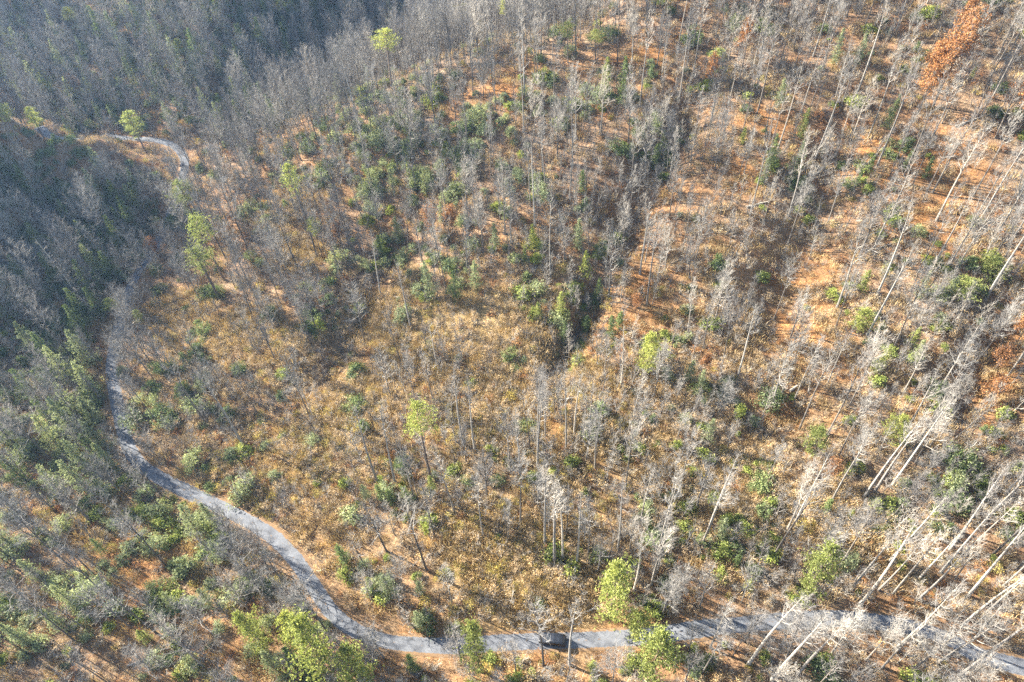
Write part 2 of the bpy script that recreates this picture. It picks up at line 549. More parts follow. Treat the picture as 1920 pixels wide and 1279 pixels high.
def bare_tree(seed, Ht, cs, spread, nl, bk='bark_grey', tw='twig_grey', fork=0, lift=0.5, leaves=0, thick=1.0, dens=1.0):
    """returns (trunk mesh, crown mesh); base at the origin"""
    global RNG, R
    old = (RNG, R); RNG = np.random.default_rng(seed); R = RNG.random
    T, C = Geo(), Geo()
    n = 10
    base = np.array([0, 0, -0.6])
    bend = RNG.normal(size=2) * 0.018 * Ht
    pts = []
    for i in range(n + 1):
        t = i / n
        pts.append(base + np.array([bend[0] * t * t + 0.004 * Ht * math.sin(5 * t + seed), bend[1] * t * t + 0.004 * Ht * math.cos(4 * t + seed), (Ht + 0.6) * t]))
    pts = np.array(pts)
    r0 = 0.0078 * Ht * thick * U(0.75, 1.4)
    rad = np.array([r0 * (1.35 if i == 0 else 1) * (1 - i / n) ** 0.75 + 0.02 for i in range(n + 1)])
    T.tube(pts, rad, 7)

    def on_trunk(t):
        i = min(int(t * n), n - 1); f = t * n - i
        return pts[i] * (1 - f) + pts[i + 1] * f, rad[i] * (1 - f) + rad[i + 1] * f
    tips = []
    limbs = []
    ga = R() * 6.28
    for k in range(fork):
        t = U(0.4, 0.6); p, r = on_trunk(t); ga += 2.2 + R()
        L = Ht * (1 - t) * U(0.85, 1.0)
        d = np.array([math.cos(ga) * 0.33, math.sin(ga) * 0.33, 1])
        q = curve_pts(p, d, L, 6, 0.05, 0.06)
        rr = np.linspace(r * 0.75, 0.025, 7)
        T.tube(q, rr, 6)
        limbs.append((q, rr, L, 2))
    for k in range(nl):
        t = cs + (0.98 - cs) * ((k + R()) / nl)
        p, r = on_trunk(t)
        ga += 2.39996 + U(-0.5, 0.5)
        u = (t - cs) / (1 - cs)
        L = spread * (1 - 0.68 * u) * U(0.6, 1.15) * (0.75 + 0.25 * min(1, u * 5))
        el = U(0.25, 0.65) + lift * u
        d = np.array([math.cos(ga) * math.cos(el), math.sin(ga) * math.cos(el), math.sin(el)])
        q = curve_pts(p, d, L, 5, 0.10 * lift * 2, 0.13)
        rr = np.linspace(min(r * 0.6, 0.02 * L + 0.02), 0.014, 6)
        C.tube(q, rr, 4)
        limbs.append((q, rr, L, 1))
    for q, rr, L, mult in limbs:
        ns = max(3, int((2.2 + L * 1.15) * mult * dens))
        for s in range(ns):
            t = U(0.25, 1.0) if mult == 1 else U(0.15, 1.0)
            i = min(int(t * (len(q) - 1)), len(q) - 2); f = t * (len(q) - 1) - i
            p = q[i] * (1 - f) + q[i + 1] * f
            ax = unit(q[i + 1] - q[i])
            d = unit(ax * 0.75 + rand_dir() * 0.75 + np.array([0, 0, 0.25]))
            l2 = (0.34 * L if mult == 1 else 0.26 * L) * U(0.5, 1.1) * (1.15 - 0.5 * t) + 0.35
            q2 = curve_pts(p, d, l2, 3, 0.08, 0.16)
            C.tube(q2, np.linspace(0.024, 0.010, 4), 3)
            for w in range(max(3, int((3.2 + l2 * 2.0) * dens))):
                t2 = U(0.2, 1.0)
                j = min(int(t2 * 3), 2); g = t2 * 3 - j
                p3 = q2[j] * (1 - g) + q2[j + 1] * g
                d3 = unit(unit(q2[j + 1] - q2[j]) * 0.6 + rand_dir() * 0.8 + np.array([0, 0, 0.25]))
                q3 = curve_pts(p3, d3, U(0.35, 0.9) + 0.15 * l2, 2, 0.08, 0.15)
                C.tube(q3, [0.0125, 0.0105, 0.007], 3)
                tips.append(q3[1]); tips.append(q3[2])
    mats = [M[tw]]
    if leaves:
        tp = np.array(tips)
        k = leaves
        c = tp[RNG.integers(0, len(tp), k)] + RNG.normal(size=(k, 3)) * 0.28
        u = RNG.normal(size=(k, 3)); u /= np.linalg.norm(u, axis=1)[:, None]
        w = np.cross(u, RNG.normal(size=(k, 3))); w /= np.linalg.norm(w, axis=1)[:, None]
        s = (0.10 + 0.09 * RNG.random(k))[:, None]
        C.cards(c, u * s, w * s * 0.75, 1)
        mats.append(M['rust'])
    out = (T.mesh('trunk', [M[bk]]), C.mesh('crown', mats))
    RNG, R = old
    return out


def pine_tree(seed, Ht, cs, spread, nb, leafmat='pine', round_top=True, tuft=0.30, per=22):
    global RNG, R
    old = (RNG, R); RNG = np.random.default_rng(seed); R = RNG.random
    T, C = Geo(), Geo()
    n = 9
    pts = np.array([[0.012 * Ht * math.sin(3 * i / n + seed), 0.012 * Ht * math.cos(2.6 * i / n + seed) - 0.012 * Ht * math.cos(seed), -0.5 + (Ht + 0.5) * i / n] for i in range(n + 1)])
    pts[:, 0] -= pts[0, 0]
    rad = np.array([0.0115 * Ht * (1 - i / n) ** 0.8 + 0.02 for i in range(n + 1)])
    T.tube(pts, rad, 7)
    cen, us, ws = [], [], []
    ga = R() * 6
    for k in range(nb):
        t = cs + (0.99 - cs) * ((k + R()) / nb)
        i = min(int(t * n), n - 1); f = t * n - i
        p = pts[i] * (1 - f) + pts[i + 1] * f
        u = (t - cs) / (1 - cs)
        prof = (math.sin(math.pi * min(1, 0.18 + 0.80 * u)) ** 0.7 if round_top else (1 - u) ** 0.85 * min(1, 0.45 + u * 4) + 0.06)
        L = spread * prof * U(0.45, 1.2)
        ga += 2.39996 + U(-0.9, 0.9)
        el = (U(-0.1, 0.4) + 0.7 * u) if round_top else U(-0.25, 0.25)
        d = np.array([math.cos(ga) * math.cos(el), math.sin(ga) * math.cos(el), math.sin(el)])
        q = curve_pts(p, d, L, 4, 0.08 if round_top else -0.03, 0.08)
        C.tube(q, np.linspace(0.05 if round_top else 0.03, 0.012, 5), 3, 1)
        m_ = max(3, int(per * (0.35 + 0.65 * L / spread) * U(0.25, 1.15)))
        for s in range(m_):
            tt = (0.35 + 0.65 * math.sqrt(R())) if round_top else U(0.15, 1.0)
            j = min(int(tt * 4), 3); g = tt * 4 - j
            c0 = q[j] * (1 - g) + q[j + 1] * g + RNG.normal(size=3) * np.array([1, 1, 0.55]) * (0.16 * L + 0.10)
            for w in range(3):
                dd = unit(unit(q[j + 1] - q[j]) * 0.35 + rand_dir() + np.array([0, 0, 0.35 if round_top else -0.1]))
                a = tuft * U(0.6, 1.2)
                cen.append(c0 + dd * a * 0.6); us.append(dd * a)
                ws.append(unit(np.cross(dd, rand_dir())) * a * U(0.22, 0.4))
    C.cards(np.array(cen), np.array(us), np.array(ws), 0)
    out = (T.mesh('trunk', [M['bark_pine']]), C.mesh('crown', [M[leafmat], M['bark_pine']]))
    RNG, R = old
    return out


def bush(seed, rx, rz_, nleaf, size, leafmat, stems=9, twigmat='twig_grey', twigs=0, hollow=0.55, aspect=0.42):
    """a shrub: leaning stems with forks, and leaves gathered into uneven clumps"""
    global RNG, R
    old = (RNG, R); RNG = np.random.default_rng(seed); R = RNG.random
    G = Geo()
    tips = []
    for k in range(stems):
        a = R() * 6.283; s = U(0.1, 0.8)
        d = np.array([math.cos(a) * s, math.sin(a) * s, 1])
        L = rz_ * U(0.75, 1.25) * math.sqrt(1 + 0.5 * s * s)
        q = curve_pts([math.cos(a) * 0.12 * rx, math.sin(a) * 0.12 * rx, -0.25], d, L, 4, -0.02, 0.16)
        G.tube(q, np.linspace(0.035, 0.012, 5), 3, 0)
        for w in range(twigs):
            t = U(0.25, 1.0); j = min(int(t * 4), 3)
            p = q[j] + (q[j + 1] - q[j]) * (t * 4 - j)
            q3 = curve_pts(p, unit(q[j + 1] - q[j]) * 0.6 + rand_dir() * 0.9 + np.array([0, 0, 0.2]), U(0.3, 0.75) * (0.4 + 0.35 * rz_), 2, 0.05, 0.2)
            G.tube(q3, [0.016, 0.013, 0.009], 3, 0)
            tips.append(q3[2])
    if nleaf:
        ncl = max(5, int(nleaf / 28))
        cc = []
        for k in range(ncl):
            d = rand_dir(); d[2] = abs(d[2])
            rr = (hollow + (1.05 - hollow) * R())
            cc.append(np.array([d[0] * rx * rr, d[1] * rx * rr, 0.12 * rz_ + d[2] * rz_ * rr * U(0.75, 1.15)]))
        cc = np.array(cc)
        ci = RNG.integers(0, ncl, nleaf)
        sp = 0.20 * rx + 0.08
        c = cc[ci] + RNG.normal(size=(nleaf, 3)) * np.array([sp, sp, sp * 0.7]) * 0.75
        c[:, 2] = np.maximum(c[:, 2], 0.05)
        out = c - np.array([0, 0, 0.15 * rz_])
        out /= np.maximum(np.linalg.norm(out, axis=1), 1e-6)[:, None]
        u = RNG.normal(size=(nleaf, 3)) + out * 0.5; u /= np.linalg.norm(u, axis=1)[:, None]
        w = np.cross(u, out + 0.6 * RNG.normal(size=(nleaf, 3))); w /= np.maximum(np.linalg.norm(w, axis=1), 1e-6)[:, None]
        s = (size * (0.6 + 0.7 * RNG.random(nleaf)))[:, None]
        G.cards(c, u * s, w * s * aspect, 1)
    me = G.mesh('shrub', [M[twigmat], M[leafmat]])
    RNG, R = old
    return me


def straw_tuft(seed, n, h, spread):
    global RNG, R
    old = (RNG, R); RNG = np.random.default_rng(seed); R = RNG.random
    G = Geo()
    b = RNG.normal(size=(n, 3)) * spread * 0.5; b[:, 2] = 0
    d = RNG.normal(size=(n, 3)) * 0.35; d[:, 2] = 1
    L = h * (0.5 + 0.7 * RNG.random(n))[:, None]
    u = d / np.linalg.norm(d, axis=1)[:, None] * L * 0.5
    w = np.cross(u, RNG.normal(size=(n, 3))); w /= np.linalg.norm(w, axis=1)[:, None]
    G.cards(b + u, u, w * 0.035, 0)
    me = G.mesh('tuft', [M['straw']])
    RNG, R = old
    return me


# ---- prototypes (meshes shared by all copies)
TREES = []                                   # (trunk, crown, height, look)
for s, (h_, cs, sp, nl, bk, tw, fk, lf, look) in enumerate([
        (25, 0.58, 3.6, 20, 'bark_pale', 'twig_pale', 0, 0.7, 'tall slender'), (27, 0.62, 3.3, 20, 'bark_white', 'twig_pale', 0, 0.8, 'tall slender'),
        (23, 0.50, 4.2, 22, 'bark_pale', 'twig_pale', 1, 0.6, 'forked'), (24, 0.55, 4.0, 22, 'bark_grey', 'twig_grey', 0, 0.6, 'tall straight'),
        (22, 0.46, 5.0, 24, 'bark_grey', 'twig_grey', 2, 0.45, 'wide-crowned'), (20, 0.42, 5.6, 26, 'bark_grey', 'twig_pale', 2, 0.4, 'wide-crowned'),
        (21, 0.52, 3.6, 20, 'bark_grey', 'twig_grey', 1, 0.6, 'forked'), (18, 0.44, 3.3, 20, 'bark_pale', 'twig_pale', 0, 0.7, 'middling'),
        (16, 0.40, 3.0, 18, 'bark_grey', 'twig_grey', 0, 0.6, 'middling'), (26, 0.66, 2.8, 16, 'bark_white', 'twig_pale', 0, 0.8, 'tall slender'),
        (19, 0.36, 4.6, 26, 'bark_pale', 'twig_pale', 1, 0.5, 'full-crowned'), (13, 0.30, 2.6, 18, 'bark_grey', 'twig_grey', 0, 0.6, 'small'),
        (11, 0.25, 2.4, 16, 'bark_pale', 'twig_pale', 1, 0.6, 'small'), (17, 0.34, 4.8, 26, 'bark_pale', 'twig_grey', 2, 0.4, 'full-crowned'),
        (17, 0.30, 4.4, 30, 'bark_grey', 'twig_pale', 1, 0.5, 'bushy'), (15, 0.26, 4.2, 28, 'bark_grey', 'twig_grey', 2, 0.5, 'bushy'), (19, 0.36, 4.4, 30, 'bark_grey', 'twig_pale', 2, 0.55, 'bushy')]):
    a, b = bare_tree(100 + s, h_, cs, sp, nl, bk, tw, fk, lf)
    TREES.append((a, b, h_, look, {'bark_white': 'white', 'bark_pale': 'pale', 'bark_grey': 'grey'}[bk]))
SNAGS = [bare_tree(150 + s, h_, 0.5, 2.2, 8, 'dead_wood', 'dead_wood', fk, 0.3, dens=0.25) + (h_,) for s, (h_, fk) in enumerate([(15, 1), (18, 0), (12, 2)])]
OAKS = [bare_tree(160 + s, h_, 0.38, sp, 26, 'bark_grey', 'twig_grey', 2, 0.4, leaves=k) + (h_,) for s, (h_, sp, k) in enumerate([(17, 5.0, 5200), (14, 4.2, 4200), (9, 3.0, 2200)])]
PINES = [pine_tree(200 + s, h_, cs, sp, nb, 'pine', True, 0.21, 46) + (h_,) for s, (h_, cs, sp, nb) in enumerate([(25, 0.66, 3.4, 52), (22, 0.62, 3.0, 46), (27, 0.70, 3.2, 48), (18, 0.50, 2.6, 46), (12, 0.15, 3.0, 62), (11, 0.2, 2.6, 54)])]
PINE_SPREAD = [3.3, 2.9, 3.1, 2.5, 2.9, 2.5]
PINE_MID = [0.83, 0.81, 0.85, 0.75, 0.6, 0.6]
YOUNG = [pine_tree(220 + s, h_, 0.10, sp, nb, lm, False, 0.21, 28) + (h_,) for s, (h_, sp, nb, lm) in enumerate([
    (9, 2.3, 60, 'conifer'), (12, 2.7, 72, 'conifer'), (7, 1.9, 48, 'conifer'), (10, 2.5, 62, 'grey_conifer'), (13, 3.0, 76, 'grey_conifer'), (8, 2.2, 52, 'pine'), (11, 2.6, 66, 'pine')])]
LAUREL = [bush(240 + s, rx, rz_, k, 0.20, lm, 10, 'twig_grey', 2) for s, (rx, rz_, k, lm) in enumerate([
    (2.0, 2.2, 1100, 'laurel'), (2.6, 2.6, 1500, 'laurel'), (1.6, 2.6, 900, 'laurel'), (1.9, 2.0, 1000, 'bright_laurel'), (1.3, 1.6, 650, 'bright_laurel'), (2.2, 2.6, 1200, 'laurel'), (2.3, 3.0, 1300, 'grey_conifer'), (1.7, 2.4, 900, 'grey_conifer')])]
SAPS = [bare_tree(260 + s, h_, 0.2, sp, nl, bk, tw, 0, 0.5, dens=0.8) for s, (h_, sp, nl, bk, tw) in enumerate([
    (7, 1.9, 14, 'bark_pale', 'twig_pale'), (6, 1.7, 14, 'bark_grey', 'twig_grey'), (8, 2.1, 14, 'bark_grey', 'twig_grey')])]


def join_mesh(name, *mes):
    V, Fc, Mi, mats, o = [], [], [], [], 0
    for me in mes:
        v = np.empty(len(me.vertices) * 3); me.vertices.foreach_get('co', v); V.append(v.reshape(-1, 3))
        base = len(mats); mats += list(me.materials)
        for p in me.polygons:
            Fc.append(tuple(i + o for i in p.vertices)); Mi.append(p.material_index + base)
        o += len(me.vertices)
    return link_mesh(name, np.concatenate(V), Fc, mats, Mi)


BRUSH = [bush(300, 1.2, 1.7, 120, 0.10, 'straw', 12, 'twig_pale', 7), bush(301, 1.5, 2.2, 160, 0.10, 'tan', 13, 'twig_pale', 8),
         bush(302, 1.1, 1.3, 340, 0.09, 'tan', 9, 'twig_pale', 5), bush(303, 1.4, 1.6, 460, 0.095, 'tan', 9, 'twig_grey', 5)]
OLIVE = [bush(310, 1.3, 1.3, 560, 0.10, 'olive', 8, 'twig_grey', 4), bush(311, 1.0, 1.0, 420, 0.10, 'olive', 7, 'twig_pale', 3)]
STRAW = [straw_tuft(320, 90, 1.5, 1.5), straw_tuft(321, 110, 1.3, 1.8)]
RUSTB = [bush(330, 1.1, 1.5, 460, 0.095, 'rust', 8, 'twig_grey', 4)]


# ------------------------------------------------------------------ placing
class Thing:
    pass


THINGS = []                                   # everything that gets a label of its own


def place(kind, trunk, crown, x, y, scale, rot, lean=(0, 0), **info):
    z = float(hgt(x, y))
    e = bpy.data.objects.new(kind, None)
    e.empty_display_size = 0.3
    COL.objects.link(e)
    e.location = (x, y, z); e.scale = (scale, scale, scale)
    e.rotation_euler = (lean[0], lean[1], rot)
    add_obj('trunk', trunk, e); add_obj('crown', crown, e)
    t = Thing(); t.o = e; t.x, t.y, t.z, t.kind, t.scale = x, y, z, kind, scale
    t.__dict__.update(info)
    THINGS.append(t)
    return t


def place_one(kind, me, x, y, scale, rot, **info):
    o = bpy.data.objects.new(kind, me)
    COL.objects.link(o)
    z = float(hgt(x, y))
    o.location = (x, y, z); o.rotation_euler = (0, 0, rot)
    o.scale = (scale * U(0.75, 1.3), scale * U(0.75, 1.3), scale * U(0.75, 1.2))
    t = Thing(); t.o = o; t.x, t.y, t.z, t.kind, t.scale = x, y, z, kind, scale
    t.__dict__.update(info)
    THINGS.append(t)
    return t


OCC = []                                      # trunks placed so far (x, y)


def free(x, y, r):
    if not OCC:
        return True
    a = np.array(OCC)
    return bool((((a[:, 0] - x) ** 2 + (a[:, 1] - y) ** 2) > r * r).all())


# bare trees whose foot shows in the photograph
FEET = [(708, 907), (742, 907), (748, 904), (807, 902), (777, 935), (785, 935), (852, 964), (860, 959), (817, 1012), (907, 1009), (954, 1012), (975, 987),
        (1022, 1022), (1029, 999), (1041, 1056), (1056, 1049), (1080, 1059), (1096, 1022), (1102, 1047), (957, 889), (975, 895), (1009, 872), (1114, 885), (1137, 904),
        (1226, 919), (1157, 1032), (1201, 982), (1221, 1086), (1187, 1112), (1229, 1082), (800, 1072), (848, 1132), (967, 1264), (1020, 1251), (1067, 1246),
        (715, 558), (857, 836), (870, 839), (892, 849), (973, 849), (995, 848), (1009, 849), (1023, 826), (1060, 849), (1077, 819), (1092, 834), (1105, 833),
        (1117, 849), (1163, 723), (1133, 713), (1187, 786), (1270, 823), (1140, 563), (1163, 566), (1200, 516), (1213, 573), (1223, 573), (1232, 529), (1032, 523), (1080, 593),
        (1288, 626), (1408, 636), (1622, 636), (1640, 563), (1568, 579), (1673, 656), (1693, 666), (1777, 504), (1693, 736), (1497, 806), (1592, 763), (1695, 813),
        (1710, 849), (1887, 709), (1473, 716), (1383, 706), (1847, 563), (1745, 506), (1550, 421), (1477, 410), (1417, 180), (1367, 197), (1457, 283), (1440, 297),
        (1502, 213), (1523, 110), (1527, 303), (1615, 67), (1635, 67), (1627, 260), (1643, 317), (1693, 333), (1667, 333), (1747, 260), (1765, 233), (1737, 360),
        (1747, 362), (1755, 413), (1667, 417), (1820, 423), (1837, 413), (1822, 373), (1907, 370), (1393, 247), (1603, 187),
        (1557, 942), (1489, 986), (1475, 996), (1617, 934), (1639, 925), (1667, 915), (1597, 1106), (1611, 1136), (1646, 1109), (1667, 1119), (1717, 1129), (1641, 1186),
        (1691, 1190), (1674, 1222), (1682, 1228), (1756, 1246), (1814, 1246), (1794, 1268), (1801, 1176), (1811, 1119), (1447, 1276), (1494, 1269), (1402, 1246), (1323, 1006),
        (413, 566), (557, 499), (583, 784), (492, 673), (187, 536), (203, 506), (93, 603), (387, 796), (277, 733), (297, 1189), (250, 1179), (267, 1009), (316, 1066),
        (417, 966), (311, 962), (307, 935), (200, 1278), (144, 1206), (180, 1079), (197, 1116), (300, 1278), (370, 337), (572, 407), (618, 320),
        (887, 180), (910, 170), (1003, 150), (983, 187), (927, 147), (1080, 107), (1158, 120), (1240, 150), (982, 250), (1067, 373), (1077, 393), (1002, 423), (833, 423),
        (683, 363), (690, 317), (677, 257), (1720, 1090), (1760, 1075), (1850, 1150), (1880, 1100), (1900, 1020), (1780, 1030), (1840, 985), (1880, 930)]
CAND = []                                     # (x, y, prototype, scale, listed)
for px, py in FEET:
    x, y = at(px, py)
    if road_dist(np.array([x]), np.array([y]))[0] < 2.6:
        continue
    if not free(x, y, 0.8):
        continue
    OCC.append((x, y))
    if px > 1450 and py > 850:
        p = RNG.choice([0, 1, 9, 9, 2])
    elif px > 1450:
        p = RNG.choice([0, 1, 9, 3, 2, 7, 4, 6])
    elif px < 640:  # mostly grey bark, darkening the trunks in place of shade
        p = RNG.choice([3, 4, 6, 8, 3, 13])
    else:
        p = RNG.choice([7, 9, 3, 0, 6, 7, 1, 12])
    CAND.append((x, y, int(p), U(0.75, 1.1), True))
for px, py, p, s in [(1221, 1100, 2, 0.95), (1120, 1075, 10, 0.7), (1180, 1110, 13, 0.8), (495, 590, 5, 0.95), (540, 560, 5, 0.95), (470, 540, 4, 0.9), (585, 650, 5, 0.8), (160, 800, 5, 1.0),
                     (90, 1010, 5, 1.0), (130, 1060, 4, 1.0), (510, 1080, 5, 0.8), (470, 1150, 13, 0.9), (400, 1190, 13, 0.9), (380, 1250, 10, 1.0), (1330, 1215, 10, 0.9), (1370, 1190, 13, 0.8), (1290, 1170, 10, 0.8),
                     (1460, 1220, 13, 0.9), (1560, 1225, 10, 0.9), (1620, 1240, 13, 0.9), (1520, 1190, 13, 0.75), (720, 1235, 10, 0.75), (700, 1130, 13, 0.7), (760, 1110, 5, 0.65), (1310, 1140, 10, 0.8), (1390, 1130, 13, 0.8), (262, 640, 16, .8), (250, 596, 15, .8), (252, 705, 14, .8), (258, 765, 15, .7), (272, 808, 14, .75), (300, 862, 15, .7), (345, 895, 14, .7), (300, 505, 16, .7),
                     (320, 470, 15, .8), (335, 420, 16, .8), (600, 1215, 14, .8), (555, 1140, 15, .8), (530, 1090, 14, .8), (710, 1250, 15, .7), (830, 1245, 14, .55), (1125, 1232, 12, .7), (1290, 1222, 14, .7), (1395, 1205, 16, .7), (480, 1040, 14, .7), (430, 1000, 15, .7), (1500, 1215, 16, .7), (1590, 1215, 14, .7), (660, 1240, 14, .8), (285, 600, 8, .8), (270, 570, 12, .8)]:
    x, y = at(px, py)
    if road_dist(np.array([x]), np.array([y]))[0] < 2.8 or not free(x, y, 1.0):
        continue
    OCC.append((x, y)); CAND.append((x, y, p, s, True))

# evergreens that show one by one: (foot px, prototype list, index, scale)
PINE_AT = [(813, 915, 790, 788, 33, 2), (372, 430, 345, 358, 25, 1), (420, 525, 385, 428, 27, 0), (411, 562, 372, 483, 32, 0), (592, 470, 545, 335, 19, 2), (608, 491, 578, 425, 11, 1),
           (735, 160, 703, 75, 28, 0), (48, 285, 12, 210, 20, 0), (278, 292, 260, 232, 22, 3), (352, 130, 340, 88, 10, 3), (1065, 118, 1057, 58, 16, 1), (1116, 122, 1110, 68, 16, 1),
           (872, 78, 862, 22, 16, 1), (946, 68, 940, 15, 14, 1), (793, 84, 785, 45, 11, 3), (86, 264, 75, 218, 13, 3), (538, 55, 530, 8, 12, 1), (152, 72, 145, 25, 16, 0),
           (1503, 1118, 1497, 1062, 30, 5), (1142, 1158, 1137, 1100, 42, 4), (634, 1285, 622, 1222, 46, 4), (580, 1222, 568, 1182, 28, 5), (504, 1222, 492, 1180, 28, 4), (695, 1300, 684, 1252, 32, 5),
           (901, 1258, 892, 1212, 30, 4), (1218, 1270, 1214, 1222, 40, 5), (1213, 700, 1207, 655, 29, 4), (1905, 110, 1897, 62, 18, 1), (222, 600, 208, 572, 14, 3), (274, 620, 267, 592, 10, 3),
           (1607, 625, 1602, 598, 22, 5), (1670, 832, 1665, 803, 26, 4), (1520, 850, 1515, 822, 22, 5), (1190, 1190, 1190, 1166, 26, 5), (1845, 522, 1843, 497, 30, 4), (1800, 560, 1800, 538, 30, 5)]
for px, py, cx, cy, cr_, p in PINE_AT:
    x, y = at(px, py)
    OCC.append((x, y))
    tr, cr, h_ = PINES[p]
    zz = float(hgt(x, y))
    hs = np.linspace(3, 34, 125)
    _, qy, _ = project(np.full(125, x), np.full(125, y), zz + hs)
    hc_ = float(hs[np.argmin(np.abs(qy - cy))])              # height of the crown's middle
    dp = float(project(x, y, zz + hc_)[2])
    sxy = cr_ / F * dp / PINE_SPREAD[p]
    sz_ = hc_ / (h_ * PINE_MID[p])
    t = place('pine_tree', tr, cr, x, y, sxy, R() * 6.28, height=h_ * sz_, look='pine')
    t.o.scale = (sxy, sxy, sz_)
YOUNG_AT = [(172, 690, 4, 1.0), (182, 745, 4, .95), (188, 800, 3, 1.0), (165, 640, 1, 1.0), (205, 850, 4, .9), (195, 600, 1, .9), (140, 720, 4, 1.0), (150, 780, 3, 1.1), (222, 530, 1, .9), (215, 880, 3, .9), (120, 850, 4, 1.0), (75, 760, 1, 1.0), (110, 690, 1, 1.0), (1052, 600, 6, .75), (1098, 520, 5, 1.0), (1122, 565, 1, .6), (1058, 650, 1, .7), (1085, 470, 3, .9), (1145, 635, 0, .8), (1160, 620, 2, .8), (650, 1058, 0, .8), (1010, 600, 5, .7),
            (1648, 690, 6, .65), (1705, 650, 5, .7), (1612, 548, 5, .75), (1770, 565, 3, .7), (1500, 262, 6, .75),
            (1440, 320, 1, .8), (1487, 335, 1, .8), (1457, 205, 3, .8), (1660, 245, 1, .75), (1625, 330, 2, .7), (1605, 352, 2, .6), (1695, 322, 0, .6), (1732, 335, 2, .8), (1820, 148, 5, .4),
            (1562, 125, 3, .9), (1605, 125, 3, .8), (1135, 185, 6, 1.0), (1165, 190, 1, 1.0), (1090, 365, 0, .8), (808, 560, 4, .9), (856, 565, 1, .8), (893, 545, 3, .9), (718, 485, 0, .9),
            (752, 460, 4, .7), (1000, 470, 6, .7), (985, 495, 5, .6), (930, 470, 3, .8), (800, 365, 3, .8), (770, 345, 6, .6), (740, 370, 4, .7), (830, 420, 3, .7), (715, 935, 0, .6),
            (735, 945, 2, .7), (765, 945, 0, .7), (812, 930, 6, .6), (690, 940, 3, .6), (790, 1180, 4, .6), (735, 1120, 4, .7), (700, 1110, 0, .6), (790, 1115, 3, .5), (120, 925, 3, 1.0),
            (172, 930, 4, 1.0), (380, 1010, 4, .9), (410, 990, 3, .9), (420, 1055, 3, .8), (858, 1235, 1, .5), (775, 1250, 0, .6), (560, 1255, 1, .8), (525, 1260, 4, .7), (1100, 630, 2, .9),
            (1378, 1060, 2, .6), (1400, 1105, 5, .55), (1110, 1262, 5, .6), (1350, 1010, 3, .7), (1290, 720, 3, .7), (1310, 740, 4, .6), (1325, 830, 4, .6), (1390, 275, 5, .6),
            (1710, 680, 3, .7), (1640, 700, 5, .7), (1545, 960, 2, .7), (1590, 975, 5, .4), (1720, 560, 4, .6), (1430, 345, 3, .7), (1240, 300, 1, .7), (1225, 320, 0, .8), (475, 1000, 3, .8),
            (330, 1140, 3, .6), (280, 1205, 5, .6), (200, 1040, 1, .5), (80, 1090, 3, .8), (30, 1030, 4, .8), (60, 1210, 3, .9), (150, 1140, 4, .7), (120, 1180, 3, .8), (400, 1140, 4, .6),
            (330, 250, 4, .9), (520, 250, 1, 1.1), (480, 230, 1, 1.1), (455, 215, 4, 1.1), (560, 215, 1, 1.0), (640, 200, 4, .8), (190, 380, 4, .9), (230, 470, 1, 1.0), (260, 440, 1, 1.1), (150, 440, 1, 1.0),
            (560, 60, 1, 1.3), (500, 110, 1, 1.3), (380, 130, 1, 1.2), (200, 90, 1, 1.3), (180, 180, 1, 1.2), (90, 190, 4, 1.2), (30, 560, 1, 1.1), (90, 470, 1, 1.1), (200, 420, 1, 1.0), (120, 540, 1, 1.0), (70, 380, 1, 1.0), (270, 400, 1, .9), (40, 450, 1, 1.1), (160, 600, 1, .9), (560, 30, 1, 1.3), (610, 40, 1, 1.3), (660, 50, 4, 1.3), (420, 60, 1, 1.2), (250, 130, 1, 1.2), (130, 150, 4, 1.2), (60, 130, 4, 1.2), (310, 100, 4, 1.2)]
for px, py, p, s in YOUNG_AT:
    x, y = at(px, py)
    if road_dist(np.array([x]), np.array([y]))[0] < 2.6:
        continue
    OCC.append((x, y))
    tr, cr, h_ = YOUNG[p]
    place('young_conifer', tr, cr, x, y, s, R() * 6.28, height=h_ * s, look={'c': 'dark green', 'g': 'grey-green', 'p': 'yellow-green'}[cr.materials[0].name[0]])
for px, py, p, s in [(1748, 205, 0, 1.25), (1720, 215, 1, 1.1), (1905, 305, 0, 1.25), (1890, 250, 1, 1.1), (1845, 760, 2, .9), (1860, 700, 2, .8), (1550, 900, 2, .7), (1320, 700, 2, .6), (810, 445, 2, 1.0), (1190, 590, 2, .6), (640, 460, 2, .8),
                     (850, 440, 2, .9), (1790, 90, 1, .8), (300, 490, 2, .8), (150, 190, 2, 1.0), (1330, 170, 2, .9), (1390, 110, 2, 1.0), (1900, 650, 2, .9)]:
    x, y = at(px, py)
    OCC.append((x, y))
    tr, cr, h_ = OAKS[p]
    place('rust_leaved_oak', tr, cr, x, y, s, R() * 6.28, height=h_ * s, look='oak')
for px, py, p, s in [(820, 688, 0, 1.0), (1163, 728, 1, 1.1), (590, 790, 2, 1.2), (1470, 715, 2, .8), (1590, 765, 2, .8), (1395, 1080, 2, .6), (1330, 990, 1, .8), (150, 560, 1, 1.1), (1720, 560, 2, .9)]:
    x, y = at(px, py)
    OCC.append((x, y))
    tr, cr, h_ = SNAGS[p]
    place('dead_tree', tr, cr, x, y, s, R() * 6.28, height=h_ * s, look='snag')

